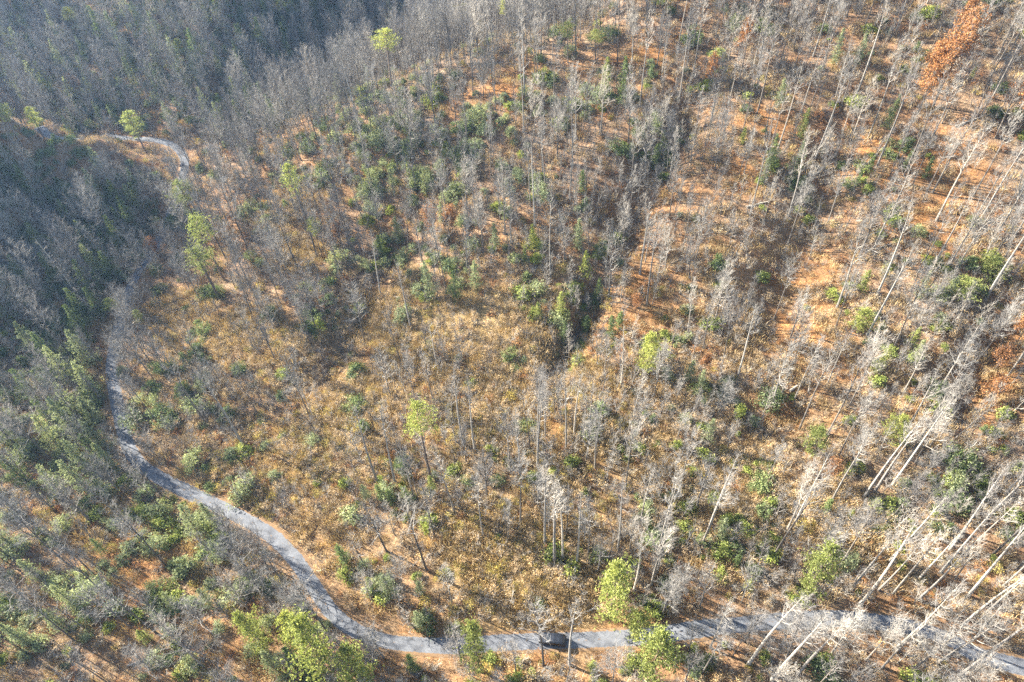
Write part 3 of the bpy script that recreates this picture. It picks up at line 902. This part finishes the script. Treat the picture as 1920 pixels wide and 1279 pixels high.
# ---- the rest of the wood: jittered scatter, thinned where the photograph is open
OPEN = [(1000, 1085, 15, .97), (935, 1055, 11, .9), (1045, 1125, 9, .95), (890, 600, 12, .92), (960, 620, 12, .92), (960, 680, 11, .85), (1240, 860, 8, .9), (1310, 890, 8, .9), (1390, 920, 8, .9),
        (1500, 560, 11, .85), (1460, 620, 9, .7), (340, 590, 10, .85), (400, 640, 8, .85), (470, 690, 10, .7), (560, 800, 14, .75), (700, 620, 12, .75), (250, 1050, 9, .8), (1740, 330, 14, .5), (620, 730, 12, .7), (640, 880, 12, .5),
        (1130, 620, 5, .9), (1215, 600, 5, .8), (960, 165, 9, .7), (880, 940, 9, .6), (1600, 700, 9, .5), (1480, 780, 8, .5), (1340, 1040, 9, .5), (420, 560, 8, .7), (120, 262, 9, .95), (170, 275, 9, .95), (230, 278, 9, .95), (290, 282, 9, .95), (335, 312, 8, .95), (330, 345, 7, .8), (150, 290, 16, .95), (240, 302, 16, .95), (60, 262, 12, .9), (190, 325, 12, .7), (310, 325, 12, .9), (90, 262, 12, .8), (350, 275, 9, .8), (372, 455, 6, .9), (405, 545, 5, .9), (420, 585, 6, .9), (385, 505, 5, .8), (575, 480, 6, .8), (735, 185, 7, .9), (720, 140, 7, .8), (820, 930, 5, .8), (805, 880, 5, .8), (1745, 225, 9, .8), (1900, 320, 8, .8), (280, 520, 6, .9), (860, 195, 7, .8), (910, 178, 7, .8), (1050, 150, 7, .8), (1150, 125, 7, .8), (1250, 100, 7, .8), (1010, 185, 6, .6), (255, 570, 5, .9), (265, 620, 5, .7)]


def thin(x, y):
    f = np.ones_like(x)
    for px, py, r, a in OPEN:
        cx, cy = at(px, py)
        f *= 1 - a * np.exp(-(((x - cx) ** 2 + (y - cy) ** 2) / (r * r)) ** 2)
    return f


def scatter(step, seed, margin=120):
    g = np.random.default_rng(seed)
    xs, ys = np.meshgrid(np.arange(-300, 262, step), np.arange(20, 440, step))
    x = (xs + (g.random(xs.shape) - 0.5) * step * 0.95).ravel(); y = (ys + (g.random(xs.shape) - 0.5) * step * 0.95).ravel()
    z = hgt(x, y)
    px, py, dep = project(x, y, z)
    k = (px > -margin * 1.8) & (px < W + margin) & (py > -margin * 0.9) & (py < H + margin * 1.5) & (road_dist(x, y) > 2.35)
    return x[k], y[k], z[k], px[k], py[k], g


x, y, z, px, py, g = scatter(4.9, 21)
bz = np.exp(-(((x + 15) / 70) ** 2 + ((y - 85) / 30) ** 2))
cs_ = spot_field(CLEAR, x, y)
farther = 1 / (1 + np.exp(-(y - 0.25 * x - 170) / 12))
dens = (0.46 + 0.52 * farther - 0.10 * bz + 0.15 * (x < -70) * (y > 100) - 0.16 * ((x < -20) & (y < 85))) * thin(x, y) * (1 - 0.5 * cs_)
keep = g.random(len(x)) < dens
for i in np.flatnonzero(keep):
    if not free(x[i], y[i], 1.9):
        continue
    dark = px[i] < 700  # left side gets darker bark kinds, its shade put into their colour
    small = bz[i] > 0.5
    if small or cs_[i] > 0.75:
        p = g.choice([11, 12, 8, 7, 14, 15, 9, 6, 15])
    elif dark:
        p = g.choice([15, 16, 4, 6, 8, 15, 13, 4, 5, 11])
    elif farther[i] > 0.5:
        p = g.choice([14, 15, 16, 14, 15, 16, 4, 5, 10, 13, 3, 7])
    else:
        p = g.choice([0, 3, 6, 16, 7, 10, 6, 8, 4, 13, 14, 11])
    CAND.append((x[i], y[i], int(p), 0.6 + 0.5 * g.random(), False))
    OCC.append((x[i], y[i]))


# ---- stuff by geometry nodes: points carrying index, turn and size
def stuff(name, pts, protos, idx, rot, scl, label):
    hid = bpy.data.collections.new(name + '_kinds')
    for i, me in enumerate(protos):
        hid.objects.link(bpy.data.objects.new('%s_kind_%02d' % (name, i), me))
    me = bpy.data.meshes.new(name)
    me.vertices.add(len(pts))
    me.vertices.foreach_set('co', np.asarray(pts, np.float32).ravel())
    a = me.attributes.new('kind_index', 'INT', 'POINT'); a.data.foreach_set('value', np.asarray(idx, np.int32))
    a = me.attributes.new('turn', 'FLOAT_VECTOR', 'POINT'); a.data.foreach_set('vector', np.asarray(rot, np.float32).ravel())
    a = me.attributes.new('size', 'FLOAT_VECTOR', 'POINT'); a.data.foreach_set('vector', np.asarray(scl, np.float32).ravel())
    o = add_obj(name, me, label=label, kind='stuff')
    ng = bpy.data.node_groups.new(name, 'GeometryNodeTree')
    ng.interface.new_socket('Geometry', in_out='INPUT', socket_type='NodeSocketGeometry')
    ng.interface.new_socket('Geometry', in_out='OUTPUT', socket_type='NodeSocketGeometry')
    N = ng.nodes.new
    gi, go = N('NodeGroupInput'), N('NodeGroupOutput')
    ip = N('GeometryNodeInstanceOnPoints')
    ci = N('GeometryNodeCollectionInfo'); ci.inputs['Collection'].default_value = hid
    ci.inputs['Separate Children'].default_value = True; ci.inputs['Reset Children'].default_value = True

    def attr(nm, ty):
        n = N('GeometryNodeInputNamedAttribute'); n.data_type = ty; n.inputs['Name'].default_value = nm
        return n.outputs['Attribute']
    L = ng.links.new
    L(gi.outputs[0], ip.inputs['Points']); L(ci.outputs[0], ip.inputs['Instance'])
    ip.inputs['Pick Instance'].default_value = True
    L(attr('kind_index', 'INT'), ip.inputs['Instance Index'])
    er = N('FunctionNodeEulerToRotation'); L(attr('turn', 'FLOAT_VECTOR'), er.inputs[0]); L(er.outputs[0], ip.inputs['Rotation'])
    L(attr('size', 'FLOAT_VECTOR'), ip.inputs['Scale'])
    L(ip.outputs[0], go.inputs[0])
    md = o.modifiers.new('scatter', 'NODES'); md.node_group = ng
    return o


def turns(n, tilt=0.05, g=RNG):
    return np.stack([g.normal(size=n) * tilt, g.normal(size=n) * tilt, g.random(n) * 6.283], -1)


# bare trees: the 300 that show largest are things, the others one wood
C_ = np.array([(c[0], c[1], c[2], c[3], c[4]) for c in CAND], float)
cz = hgt(C_[:, 0], C_[:, 1])
hh = np.array([TREES[int(i)][2] for i in C_[:, 2]]) * C_[:, 3]
bx, by, bd = project(C_[:, 0], C_[:, 1], cz)
tx, ty, td = project(C_[:, 0], C_[:, 1], cz + hh)
inb = ((bx > 0) & (bx < W) & (by > 0) & (by < H)) | ((tx > 5) & (tx < W - 5) & (ty > 5) & (ty < H))
size = np.hypot(bx - tx, by - ty) * inb
size = size + np.where((C_[:, 4] > 0) & inb, 25, 0)
order = np.argsort(-size)
single = order[:300]
rest = order[300:]
for i in single:
    x_, y_, p, s = C_[i, 0], C_[i, 1], int(C_[i, 2]), C_[i, 3]
    tr, cr, h_, look, tone = TREES[p]
    place('bare_tree', tr, cr, x_, y_, s, R() * 6.28, (U(-.035, .035), U(-.035, .035)), height=h_ * s, look=look, tone=tone)
joined = [join_mesh('bare_tree_kind', t[0], t[1]) for t in TREES]
n = len(rest)
s3 = np.repeat(C_[rest, 3][:, None], 3, 1)
stuff('bare_forest', np.stack([C_[rest, 0], C_[rest, 1], cz[rest]], -1), joined, C_[rest, 2], turns(n, 0.035), s3,
      'mass of leafless grey trees covering the far slopes and valley')

# undergrowth
def cover(name, protos, step, seed, prob, lo, hi, label, weights=None):
    x, y, z, px, py, g = scatter(step, seed, 60)
    k = g.random(len(x)) < prob(x, y, px, py)
    x, y, z = x[k], y[k], z[k]
    n = len(x)
    s = lo + (hi - lo) * g.random(n)
    idx = g.choice(len(protos), n, p=weights)
    print(name, n)
    return stuff(name, np.stack([x, y, z - 0.05], -1), protos, idx, turns(n, 0.08, g), np.stack([s, s, s * (0.8 + 0.4 * g.random(n))], -1), label)


def zone_bench(x, y):
    return np.exp(-(((x + 15) / 85) ** 2 + ((y - 85) / 34) ** 2))


def cl_f(x, y):
    return spot_field(CLEAR, x, y)


def or_f(x, y):
    return spot_field(ORANGE, x, y)


cover('dry_brush', BRUSH, 1.75, 31, lambda x, y, px, py: np.clip((0.42 + 0.42 * zone_bench(x, y) + 0.30 * cl_f(x, y) + 0.35 * fbm(x / 14, y / 14, 3)) * (1 - 0.55 * or_f(x, y)) * np.where((x < -25) & (y < 75), 0.6, 1), 0.05, 0.97), 0.6, 1.25,
      'tangle of dry twiggy brush covering the valley floor and clearings')
cover('olive_brush', OLIVE, 2.4, 32, lambda x, y, px, py: np.clip((0.06 + 0.42 * zone_bench(x, y) + 0.35 * cl_f(x, y)) * (0.55 + 1.2 * fbm(x / 11 + 9, y / 11, 2)) * (1 - or_f(x, y)), 0, 0.9), 0.6, 1.3,
      'low yellow-olive vines and briars among the dry brush')
cover('straw_grass', STRAW, 1.3, 33, lambda x, y, px, py: np.clip((0.06 + 0.34 * zone_bench(x, y) + 0.75 * cl_f(x, y)) * (0.9 + 0.8 * fbm(x / 9, y / 9 + 4, 2)), 0, 0.95), 0.6, 1.3,
      'pale straw-coloured dead grass in the clearings')
cover('rust_brush', RUSTB, 3.2, 34, lambda x, y, px, py: np.clip(0.20 + 0.35 * fbm(x / 13 + 30, y / 13, 3), 0, 0.7), 0.5, 1.2,
      'low rust-leaved saplings dotted through the woods')
saps = [join_mesh('sapling_kind', a, b) for a, b in SAPS]
cover('leafless_saplings', saps, 3.0, 35, lambda x, y, px, py: np.clip((0.55 + 0.4 * fbm(x / 18 + 3, y / 18, 3)) * (1 - 0.55 * or_f(x, y)) * (0.35 + 0.65 * thin(x, y)) * np.where((x < -20) & (y < 85), 0.45, 1) * (1 - 0.75 * cl_f(x, y)), 0, 0.9), 0.5, 1.25,
      'thicket of thin leafless saplings under the trees')

# evergreen laurel thickets: where the photograph shows green below the trees
GREEN = [(150, 800, 14, .9), (70, 850, 12, .9), (200, 880, 10, .8), (60, 1150, 18, .6), (180, 1140, 14, .55), (330, 1000, 12, .6), (450, 1050, 12, .55), (300, 1230, 16, .6), (440, 1240, 14, .6), (550, 1220, 9, .5),
         (760, 280, 20, .85), (850, 290, 18, .8), (720, 240, 18, .8), (900, 250, 14, .65), (640, 230, 16, .6), (950, 320, 12, .55), (800, 200, 14, .5), (680, 320, 12, .6), (900, 350, 10, .5), (1030, 180, 9, .9), (1150, 170, 9, .85), (1110, 220, 7, .6), (500, 220, 18, .85), (430, 190, 16, .7), (560, 180, 14, .7),
         (240, 430, 20, .85), (160, 480, 22, .85), (80, 520, 22, .8), (120, 400, 22, .8), (60, 620, 16, .8), (130, 660, 14, .7), (230, 330, 18, .6), (60, 100, 35, .7), (200, 130, 35, .7), (330, 90, 35, .7), (450, 60, 35, .75), (600, 40, 40, .8), (700, 30, 30, .7), (1230, 300, 9, .7), (1090, 590, 6, .9), (1060, 640, 5, .9), (1040, 560, 8, .5),
         (830, 510, 11, .6), (740, 460, 9, .5), (780, 400, 12, .4), (950, 480, 9, .4), (1420, 1000, 9, .6), (1380, 1020, 8, .6), (1340, 870, 9, .5), (1380, 860, 8, .5), (1450, 880, 7, .4), (1820, 920, 8, .8), (1760, 930, 8, .5),
         (1880, 950, 7, .6), (1440, 1180, 9, .35), (1480, 1230, 9, .5), (1310, 1240, 8, .5), (960, 1250, 8, .4), (860, 1250, 8, .5), (760, 1150, 7, .6), (690, 1110, 7, .5), (1700, 670, 9, .4), (1640, 640, 8, .4), (1780, 530, 9, .5),
         (1700, 320, 10, .35), (1490, 300, 8, .5), (730, 920, 8, .35), (830, 940, 7, .4), (1260, 960, 7, .6), (350, 770, 7, .4), (290, 760, 5, .7), (370, 700, 6, .6), (480, 740, 8, .4), (660, 690, 6, .5), (620, 600, 7, .4), (600, 270, 12, .4),
         (1350, 780, 8, .4), (1560, 560, 6, .4), (1290, 600, 7, .3), (1100, 450, 8, .4), (1010, 430, 8, .3), (1600, 330, 7, .5), (1900, 200, 8, .4), (1890, 850, 8, .3)]
x, y, z, px, py, g = scatter(2.5, 41, 40)
f = 0.02 + 0.30 * (fbm(x / 11 + 3, y / 11, 2) > 0.42) + 0.24 * ((x < -30) & (y < 95) & (x + y < 25)) * (fbm(x / 12, y / 12, 2) > -0.15)
for a, b, r, w in GREEN:
    cx, cy = at(a, b)
    f = np.maximum(f, w * np.exp(-(((x - cx) ** 2 + (y - cy) ** 2) / (r * r)) ** 1.5))
f = np.where((x < -75) & (y > 195), f * thin(x, y), f)
k = np.flatnonzero(g.random(len(x)) < f * (0.75 + 0.5 * fbm(x / 7, y / 7, 2)))
x, y, z, px, py = x[k], y[k], z[k], px[k], py[k]
sc_ = 0.45 + 0.8 * g.random(len(x)) ** 1.3
dep = project(x, y, z)[2]
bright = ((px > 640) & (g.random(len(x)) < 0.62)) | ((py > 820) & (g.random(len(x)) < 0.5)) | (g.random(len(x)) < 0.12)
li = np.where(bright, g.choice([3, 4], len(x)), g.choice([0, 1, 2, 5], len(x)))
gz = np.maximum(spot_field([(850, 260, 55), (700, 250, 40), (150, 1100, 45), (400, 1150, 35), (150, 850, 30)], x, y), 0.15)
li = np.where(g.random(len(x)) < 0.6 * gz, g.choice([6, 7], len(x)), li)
sz = sc_ / dep * ((px > 0) & (px < W) & (py > 0) & (py < H))
o_ = np.argsort(-sz)
for i in o_[:300]:
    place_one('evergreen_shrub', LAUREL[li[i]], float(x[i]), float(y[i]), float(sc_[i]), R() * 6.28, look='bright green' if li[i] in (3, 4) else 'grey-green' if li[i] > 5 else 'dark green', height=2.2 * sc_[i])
r_ = o_[300:]
print('laurel', len(x))
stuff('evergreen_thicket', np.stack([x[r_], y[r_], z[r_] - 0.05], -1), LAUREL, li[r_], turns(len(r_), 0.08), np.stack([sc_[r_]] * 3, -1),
      'dense evergreen laurel thicket under the farther trees')

# dark conifers standing in the shaded valleys
x, y, z, px, py, g = scatter(6.0, 51, 80)
f = np.full(len(x), 0.0)
for a, b, r, w in [(60, 150, 45, .4), (200, 130, 40, .4), (330, 90, 40, .4), (470, 60, 45, .5), (600, 40, 50, .6), (720, 20, 40, .55), (500, 220, 22, .6), (430, 180, 20, .5), (90, 330, 25, .4), (60, 430, 25, .6), (150, 420, 20, .6), (240, 430, 14, .7), (50, 550, 22, .6), (140, 580, 14, .5), (30, 660, 14, .5), (70, 800, 10, .5), (150, 850, 9, .5), (60, 900, 9, .4)]:
    cx, cy = at(a, b)
    f = np.maximum(f, w * np.exp(-(((x - cx) ** 2 + (y - cy) ** 2) / (r * r)) ** 1.5))
f = np.where((x < -75) & (y > 185), f * thin(x, y), f)
k = (g.random(len(x)) < f) & (road_dist(x, y) > 4)
x, y, z = x[k], y[k], z[k]
s_ = 0.65 + 0.5 * g.random(len(x))
ki = g.choice(3, len(x), p=[.3, .3, .4])
px, py, dep = project(x, y, z)
sz = s_ / dep * ((px > 0) & (px < W) & (py > 0) & (py < H))
o_ = np.argsort(-sz)
for i in o_[:160]:
    tr, cr, h_ = YOUNG[(0, 1, 4)[ki[i]]]
    place('young_conifer', tr, cr, float(x[i]), float(y[i]), float(s_[i]), R() * 6.28, height=h_ * s_[i], look=('dark green', 'dark green', 'grey-green')[ki[i]])
r_ = o_[160:]
stuff('evergreen_wood', np.stack([x[r_], y[r_], z[r_] - 0.05], -1), [join_mesh('conifer_kind', YOUNG[q][0], YOUNG[q][1]) for q in (0, 1, 4)], ki[r_], turns(len(r_), 0.04, g), np.stack([s_[r_]] * 3, -1),
      'dark conifers massed on the farthest shaded slopes')

# fallen logs
def fallen_log(a, b, r=0.22):
    (x0, y0), (x1, y1) = at(*a), at(*b)
    L = math.hypot(x1 - x0, y1 - y0)
    G = Geo()
    n = 8
    pts = []
    for i in range(n + 1):
        t = i / n
        xx, yy = x0 + (x1 - x0) * t, y0 + (y1 - y0) * t
        pts.append([xx - x0, yy - y0, float(hgt(xx, yy)) + r * (1 - 0.5 * t)])
    pts = np.array(pts)
    z0 = float(hgt(x0, y0))
    pts[:, 2] = np.maximum(pts[:, 2], np.linspace(pts[0, 2], pts[-1, 2], n + 1)) - z0
    G.tube(pts, np.linspace(r, r * 0.45, n + 1), 8)
    o0 = G.n
    G.f.append(tuple(range(7, -1, -1))); G.m.append(0)
    me = G.mesh('fallen_log', [M['dead_wood'] if R() < 0.6 else M['log_wood']])
    S = Geo()
    ax = unit(pts[-1] - pts[0])
    for i in range(6):
        t = U(0.35, 0.95); p = pts[0] + (pts[-1] - pts[0]) * t
        d = unit(ax * 0.6 + unit(np.cross(ax, [0, 0, 1])) * U(-1, 1) + np.array([0, 0, U(0.0, 0.6)]))
        S.tube(curve_pts(p, d, U(0.5, 1.6), 3, 0, 0.1), [0.06, 0.045, 0.03, 0.015], 4)
    o = add_obj('fallen_log', me)
    o.location = (x0, y0, z0)
    add_obj('branch_stubs', S.mesh('branch_stubs', [M['dead_wood']]), o)
    t = Thing(); t.o = o; t.x, t.y, t.z, t.kind, t.scale, t.height, t.look = x0, y0, z0, 'fallen_log', 1, L, 'log'
    THINGS.append(t)


for a, b in [((1607, 329), (1660, 274)), ((1384, 1082), (1429, 1083)), ((1612, 1015), (1644, 1038)), ((947, 180), (973, 213)), ((978, 524), (1010, 505)), ((1030, 1058), (1090, 1083)), ((1050, 1062), (1075, 1055)),
             ((905, 828), (935, 800)), ((740, 560), (775, 572)), ((1480, 735), (1510, 715)), ((1665, 1050), (1700, 1075)), ((985, 1275), (1000, 1255)), ((1100, 1150), (1130, 1135)), ((1010, 1175), (1040, 1160)),
             ((1790, 240), (1860, 215)), ((1700, 600), (1745, 585)), ((1560, 905), (1500, 925)), ((1800, 1140), (1850, 1165)), ((420, 830), (455, 815)), ((620, 830), (655, 850)), ((1330, 560), (1365, 535)), ((1255, 500), (1290, 480)),
             ((1640, 470), (1690, 455)), ((240, 1250), (290, 1235)), ((1400, 390), (1440, 380))]:
    fallen_log(a, b, U(0.16, 0.3))


# ------------------------------------------------------------------ parked car
def paint(name, col, rough=0.3, metal=0.0, spec=0.5):
    m, nt, b = mat(name, rough)
    n = noise(nt, 3.0, 3, nt.nodes.new('ShaderNodeTexCoord').outputs['Object'])
    nt.links.new(ramp(nt, [(0.3, tuple(c * 0.9 for c in col)), (0.7, tuple(c * 1.1 for c in col))], n), b.inputs['Base Color'])
    b.inputs['Metallic'].default_value = metal
    b.inputs['Specular IOR Level'].default_value = spec
    return m


def loft(secs, mats):
    """closed body from cross-section rings (each a list of points)"""
    k = len(secs[0]); V = [p for s in secs for p in s]; Fc = []
    for i in range(len(secs) - 1):
        for j in range(k):
            j2 = (j + 1) % k
            Fc.append((i * k + j, i * k + j2, (i + 1) * k + j2, (i + 1) * k + j))
    Fc.append(tuple(range(k - 1, -1, -1))); Fc.append(tuple((len(secs) - 1) * k + j for j in range(k)))
    return link_mesh('body', V, Fc, mats, smooth=False)


def car():
    body_m = paint('car_paint', (0.014, 0.015, 0.018), 0.3, 0.0)
    glass = paint('car_glass', (0.02, 0.024, 0.03), 0.05, 0.0, 0.8)
    rub = paint('car_rubber', (0.02, 0.02, 0.02), 0.8)
    rim_m = paint('car_rim', (0.5, 0.5, 0.5), 0.3, 0.8)
    lamp = paint('car_lamp', (0.75, 0.75, 0.72), 0.1, 0.0, 0.8)
    red = paint('car_tail', (0.35, 0.02, 0.02), 0.2)
    x, y = at(1034, 1203)
    i = int(np.argmin(np.hypot(ROAD[:, 0] - x, ROAD[:, 1] - y)))
    t = tg[i]; nrm = nm[i]
    c = ROAD[i]
    e = bpy.data.objects.new('parked_car', None); COL.objects.link(e)
    e.location = (c[0], c[1], rz[i] + 0.06)
    e.rotation_euler = (0, 0, math.atan2(t[1], t[0]) + math.radians(-10))
    if t[0] > 0:
        e.rotation_euler.z += math.pi                     # nose towards the bend
    e['label'] = 'dark grey car standing on the gravel road behind bare twigs'; e['category'] = 'car'

    def ring(x, zb, zt, wb, wt):
        return [(x, -wb, zb), (x, -wb * 1.02, (zb + zt) * 0.55), (x, -wt, zt), (x, -wt * 0.55, zt + 0.03), (x, wt * 0.55, zt + 0.03), (x, wt, zt), (x, wb * 1.02, (zb + zt) * 0.55), (x, wb, zb)]
    secs = [ring(2.28, .42, .70, .70, .62), ring(2.15, .30, .84, .86, .76), ring(1.6, .26, .95, .90, .82), ring(0.95, .25, 1.03, .91, .85), ring(-1.0, .25, 1.05, .91, .86), ring(-1.9, .27, 1.05, .90, .85), ring(-2.22, .34, .98, .86, .80), ring(-2.32, .45, .80, .74, .70)]
    add_obj('body', loft(secs, [body_m]), e)
    cab = [ring(1.0, .98, 1.06, .82, .78), ring(0.35, .98, 1.56, .83, .66), ring(-0.2, .98, 1.64, .84, .67), ring(-1.2, .98, 1.62, .84, .66), ring(-1.75, .98, 1.50, .83, .64), ring(-2.12, .98, 1.08, .80, .76)]
    cabo = add_obj('cabin', loft(cab, [body_m]), e)

    def pane(name, q, parent):
        q = np.array(q, float); n = np.cross(q[1] - q[0], q[2] - q[0]); n /= np.linalg.norm(n)
        if np.dot(n, q.mean(0) - np.array([-0.6, 0, 1.0])) < 0:
            q = q[::-1]; n = -n
        V = [tuple(p + n * 0.03) for p in q] + [tuple(p - n * 0.03) for p in q]
        k = len(q)
        Fc = [tuple(range(k)), tuple(range(2 * k - 1, k - 1, -1))] + [(j, k + j, k + (j + 1) % k, (j + 1) % k) for j in range(k)]
        add_obj(name, link_mesh(name, V, Fc, [glass]), parent)
    pane('windscreen', [(0.95, -.70, 1.10), (0.95, .70, 1.10), (0.40, .58, 1.53), (0.40, -.58, 1.53)], cabo)
    pane('rear_window', [(-2.06, -.68, 1.14), (-2.06, .68, 1.14), (-1.80, .56, 1.46), (-1.80, -.56, 1.46)], cabo)
    for s in (-1, 1):
        pane('side_window', [(0.70, s * .80, 1.10), (-0.35, s * .83, 1.10), (-0.35, s * .70, 1.54), (0.30, s * .70, 1.50)], cabo)
        pane('side_window', [(-0.45, s * .83, 1.10), (-1.75, s * .82, 1.10), (-1.60, s * .69, 1.48), (-0.45, s * .70, 1.55)], cabo)
        G = Geo(); G.tube([[0.72, s * .86, 1.10], [0.72, s * 1.02, 1.14]], [.07, .09], 6)
        add_obj('mirror', G.mesh('mirror', [body_m]), e)
        for nm_, xx, m_ in (('headlight', 2.16, lamp), ('tail_light', -2.24, red)):
            G = Geo(); G.tube([[xx - .05, s * .62, .74], [xx + .05, s * .62, .74]], [.12, .10], 8)
            G.f.append(tuple(range(8))[::-1]); G.m.append(0); G.f.append(tuple(range(8, 16))); G.m.append(0)
            add_obj(nm_, G.mesh(nm_, [m_]), e)
        for xx in (1.42, -1.38):
            wv = bpy.data.objects.new('wheel', None); COL.objects.link(wv); wv.parent = e; wv.location = (xx, s * .80, 0.34)
            prof = [(-.11, .20), (-.11, .31), (-.07, .34), (.07, .34), (.11, .31), (.11, .20)]
            G = Geo(); G.tube([[0, p[0], 0] for p in prof], [p[1] for p in prof], 18)
            add_obj('tyre', G.mesh('tyre', [rub]), wv)
            G = Geo(); G.tube([[0, -.09, 0], [0, .09, 0]], [.21, .21], 14)
            G.f.append(tuple(range(14))[::-1]); G.m.append(0); G.f.append(tuple(range(14, 28))); G.m.append(0)
            add_obj('rim', G.mesh('rim', [rim_m]), wv)
    return e


CAR = car()

# ------------------------------------------------------------------ labels
MARKS = [('the parked car', 1034, 1203), ('the tall pine in the brush', 815, 998), ('the brown brush clearing', 1000, 1090), ('the dark gully', 1080, 620), ('the road bend', 640, 1160), ('the lower road straight', 1450, 1166),
         ('the rust-leaved oak', 1745, 200), ('the ridge crest', 1000, 150), ('the shaded stretch of road', 240, 560), ('the far road loop', 300, 265), ('the straw-coloured track', 1310, 890),
         ('the orange leaf slope', 1500, 560), ('the pair of pines by the road', 415, 560), ('the round green pine', 1215, 690), ('the lower road corner', 1800, 1210), ('the big pine by the lower road', 622, 1265), ('the lit gravel road', 400, 945)]
MW = [(nm_, *at(a, b), a, b) for nm_, a, b in MARKS]
ORD = ['first', 'second', 'third', 'fourth', 'fifth', 'sixth', 'seventh', 'eighth', 'ninth', 'tenth', 'eleventh', 'twelfth', 'thirteenth', 'fourteenth', 'fifteenth', 'sixteenth', 'seventeenth', 'eighteenth', 'nineteenth', 'twentieth']
for i in range(1, 10):
    ORD.append('twenty-' + ORD[i - 1])
ORD.append('thirtieth')
for i in range(1, 10):
    ORD.append('thirty-' + ORD[i - 1])
ORD.append('fortieth')
for i in range(1, 10):
    ORD.append('forty-' + ORD[i - 1])
WORD = {'bare_tree': ('bare tree', 'tree', 'bare trees on the slopes'), 'pine_tree': ('lime-green pine', 'pine tree', 'tall pines'),
        'young_conifer': ('young conifer', 'conifer', 'young conifers under the trees'), 'rust_leaved_oak': ('oak holding rust-brown leaves', 'oak tree', 'oaks holding brown leaves'),
        'dead_tree': ('bleached dead tree', 'dead tree', 'bleached dead trees'), 'evergreen_shrub': ('evergreen shrub', 'shrub', 'evergreen shrubs'),
        'fallen_log': ('fallen log', 'log', 'fallen logs')}
bins = {}
for t in THINGS:
    px_, py_, _ = project(t.x, t.y, t.z)
    t.px, t.py = float(px_), float(py_)
    ds = [((t.x - m[1]) ** 2 + (t.y - m[2]) ** 2, j) for j, m in enumerate(MW)]
    d_, j = min(ds)
    dx, dy = t.px - MW[j][3], t.py - MW[j][4]
    if abs(dx) > abs(dy):
        side = 'right' if dx > 0 else 'left'
    else:
        side = 'below' if dy > 0 else 'above'
    desc = WORD[t.kind][0]
    if t.kind == 'bare_tree':
        desc = '%s %s bare tree' % (t.look, t.tone)
    elif t.kind in ('young_conifer', 'evergreen_shrub'):
        desc = t.look + ' ' + desc
    t.desc = desc
    bins.setdefault((desc, j, side), []).append((d_, id(t), t))
for (desc, j, side), L in bins.items():
    L.sort()
    for i, (d_, _, t) in enumerate(L):
        mk = MW[j][0]
        pos = {'right': 'right of ' + mk, 'left': 'left of ' + mk, 'above': 'above ' + mk, 'below': 'below ' + mk}[side]
        if len(L) == 1:
            lab = '%s standing %s' % (desc, pos)
        else:
            lab = '%s, %s out %s' % (desc, ORD[min(i, len(ORD) - 1)], pos)
        if t.kind == 'fallen_log':
            lab = lab.replace('standing', 'lying')
        t.o['label'] = lab
        t.o['category'] = WORD[t.kind][1]
        t.o['group'] = WORD[t.kind][2]

# ------------------------------------------------------------------ haze in the valley air
def haze():
    m = bpy.data.materials.new('haze')
    m.use_nodes = True
    nt = m.node_tree
    nt.nodes.remove(nt.nodes['Principled BSDF'])
    v = nt.nodes.new('ShaderNodeVolumePrincipled')
    v.inputs['Color'].default_value = (0.38, 0.62, 1.0, 1)
    v.inputs['Density'].default_value = HAZE
    v.inputs['Anisotropy'].default_value = 0.45
    nt.links.new(v.outputs[0], nt.nodes['Material Output'].inputs['Volume'])
    x0, x1, y0, y1, z0, z1 = XS[0] - 20, XS[-1] + 20, YS[0] - 20, YS[-1] + 20, float(GH.min()) - 1.5, 145.0
    V = [(x0, y0, z0), (x1, y0, z0), (x1, y1, z0), (x0, y1, z0), (x0, y0, z1), (x1, y0, z1), (x1, y1, z1), (x0, y1, z1)]
    Fc = [(3, 2, 1, 0), (4, 5, 6, 7), (0, 1, 5, 4), (1, 2, 6, 5), (2, 3, 7, 6), (3, 0, 4, 7)]
    add_obj('haze', link_mesh('haze', V, Fc, [m]), label='thin blue winter haze over the valley', kind='stuff')


HAZE = 0.0001
if HAZE > 0:
    haze()
print('things', len(THINGS), 'trees', len(CAND))
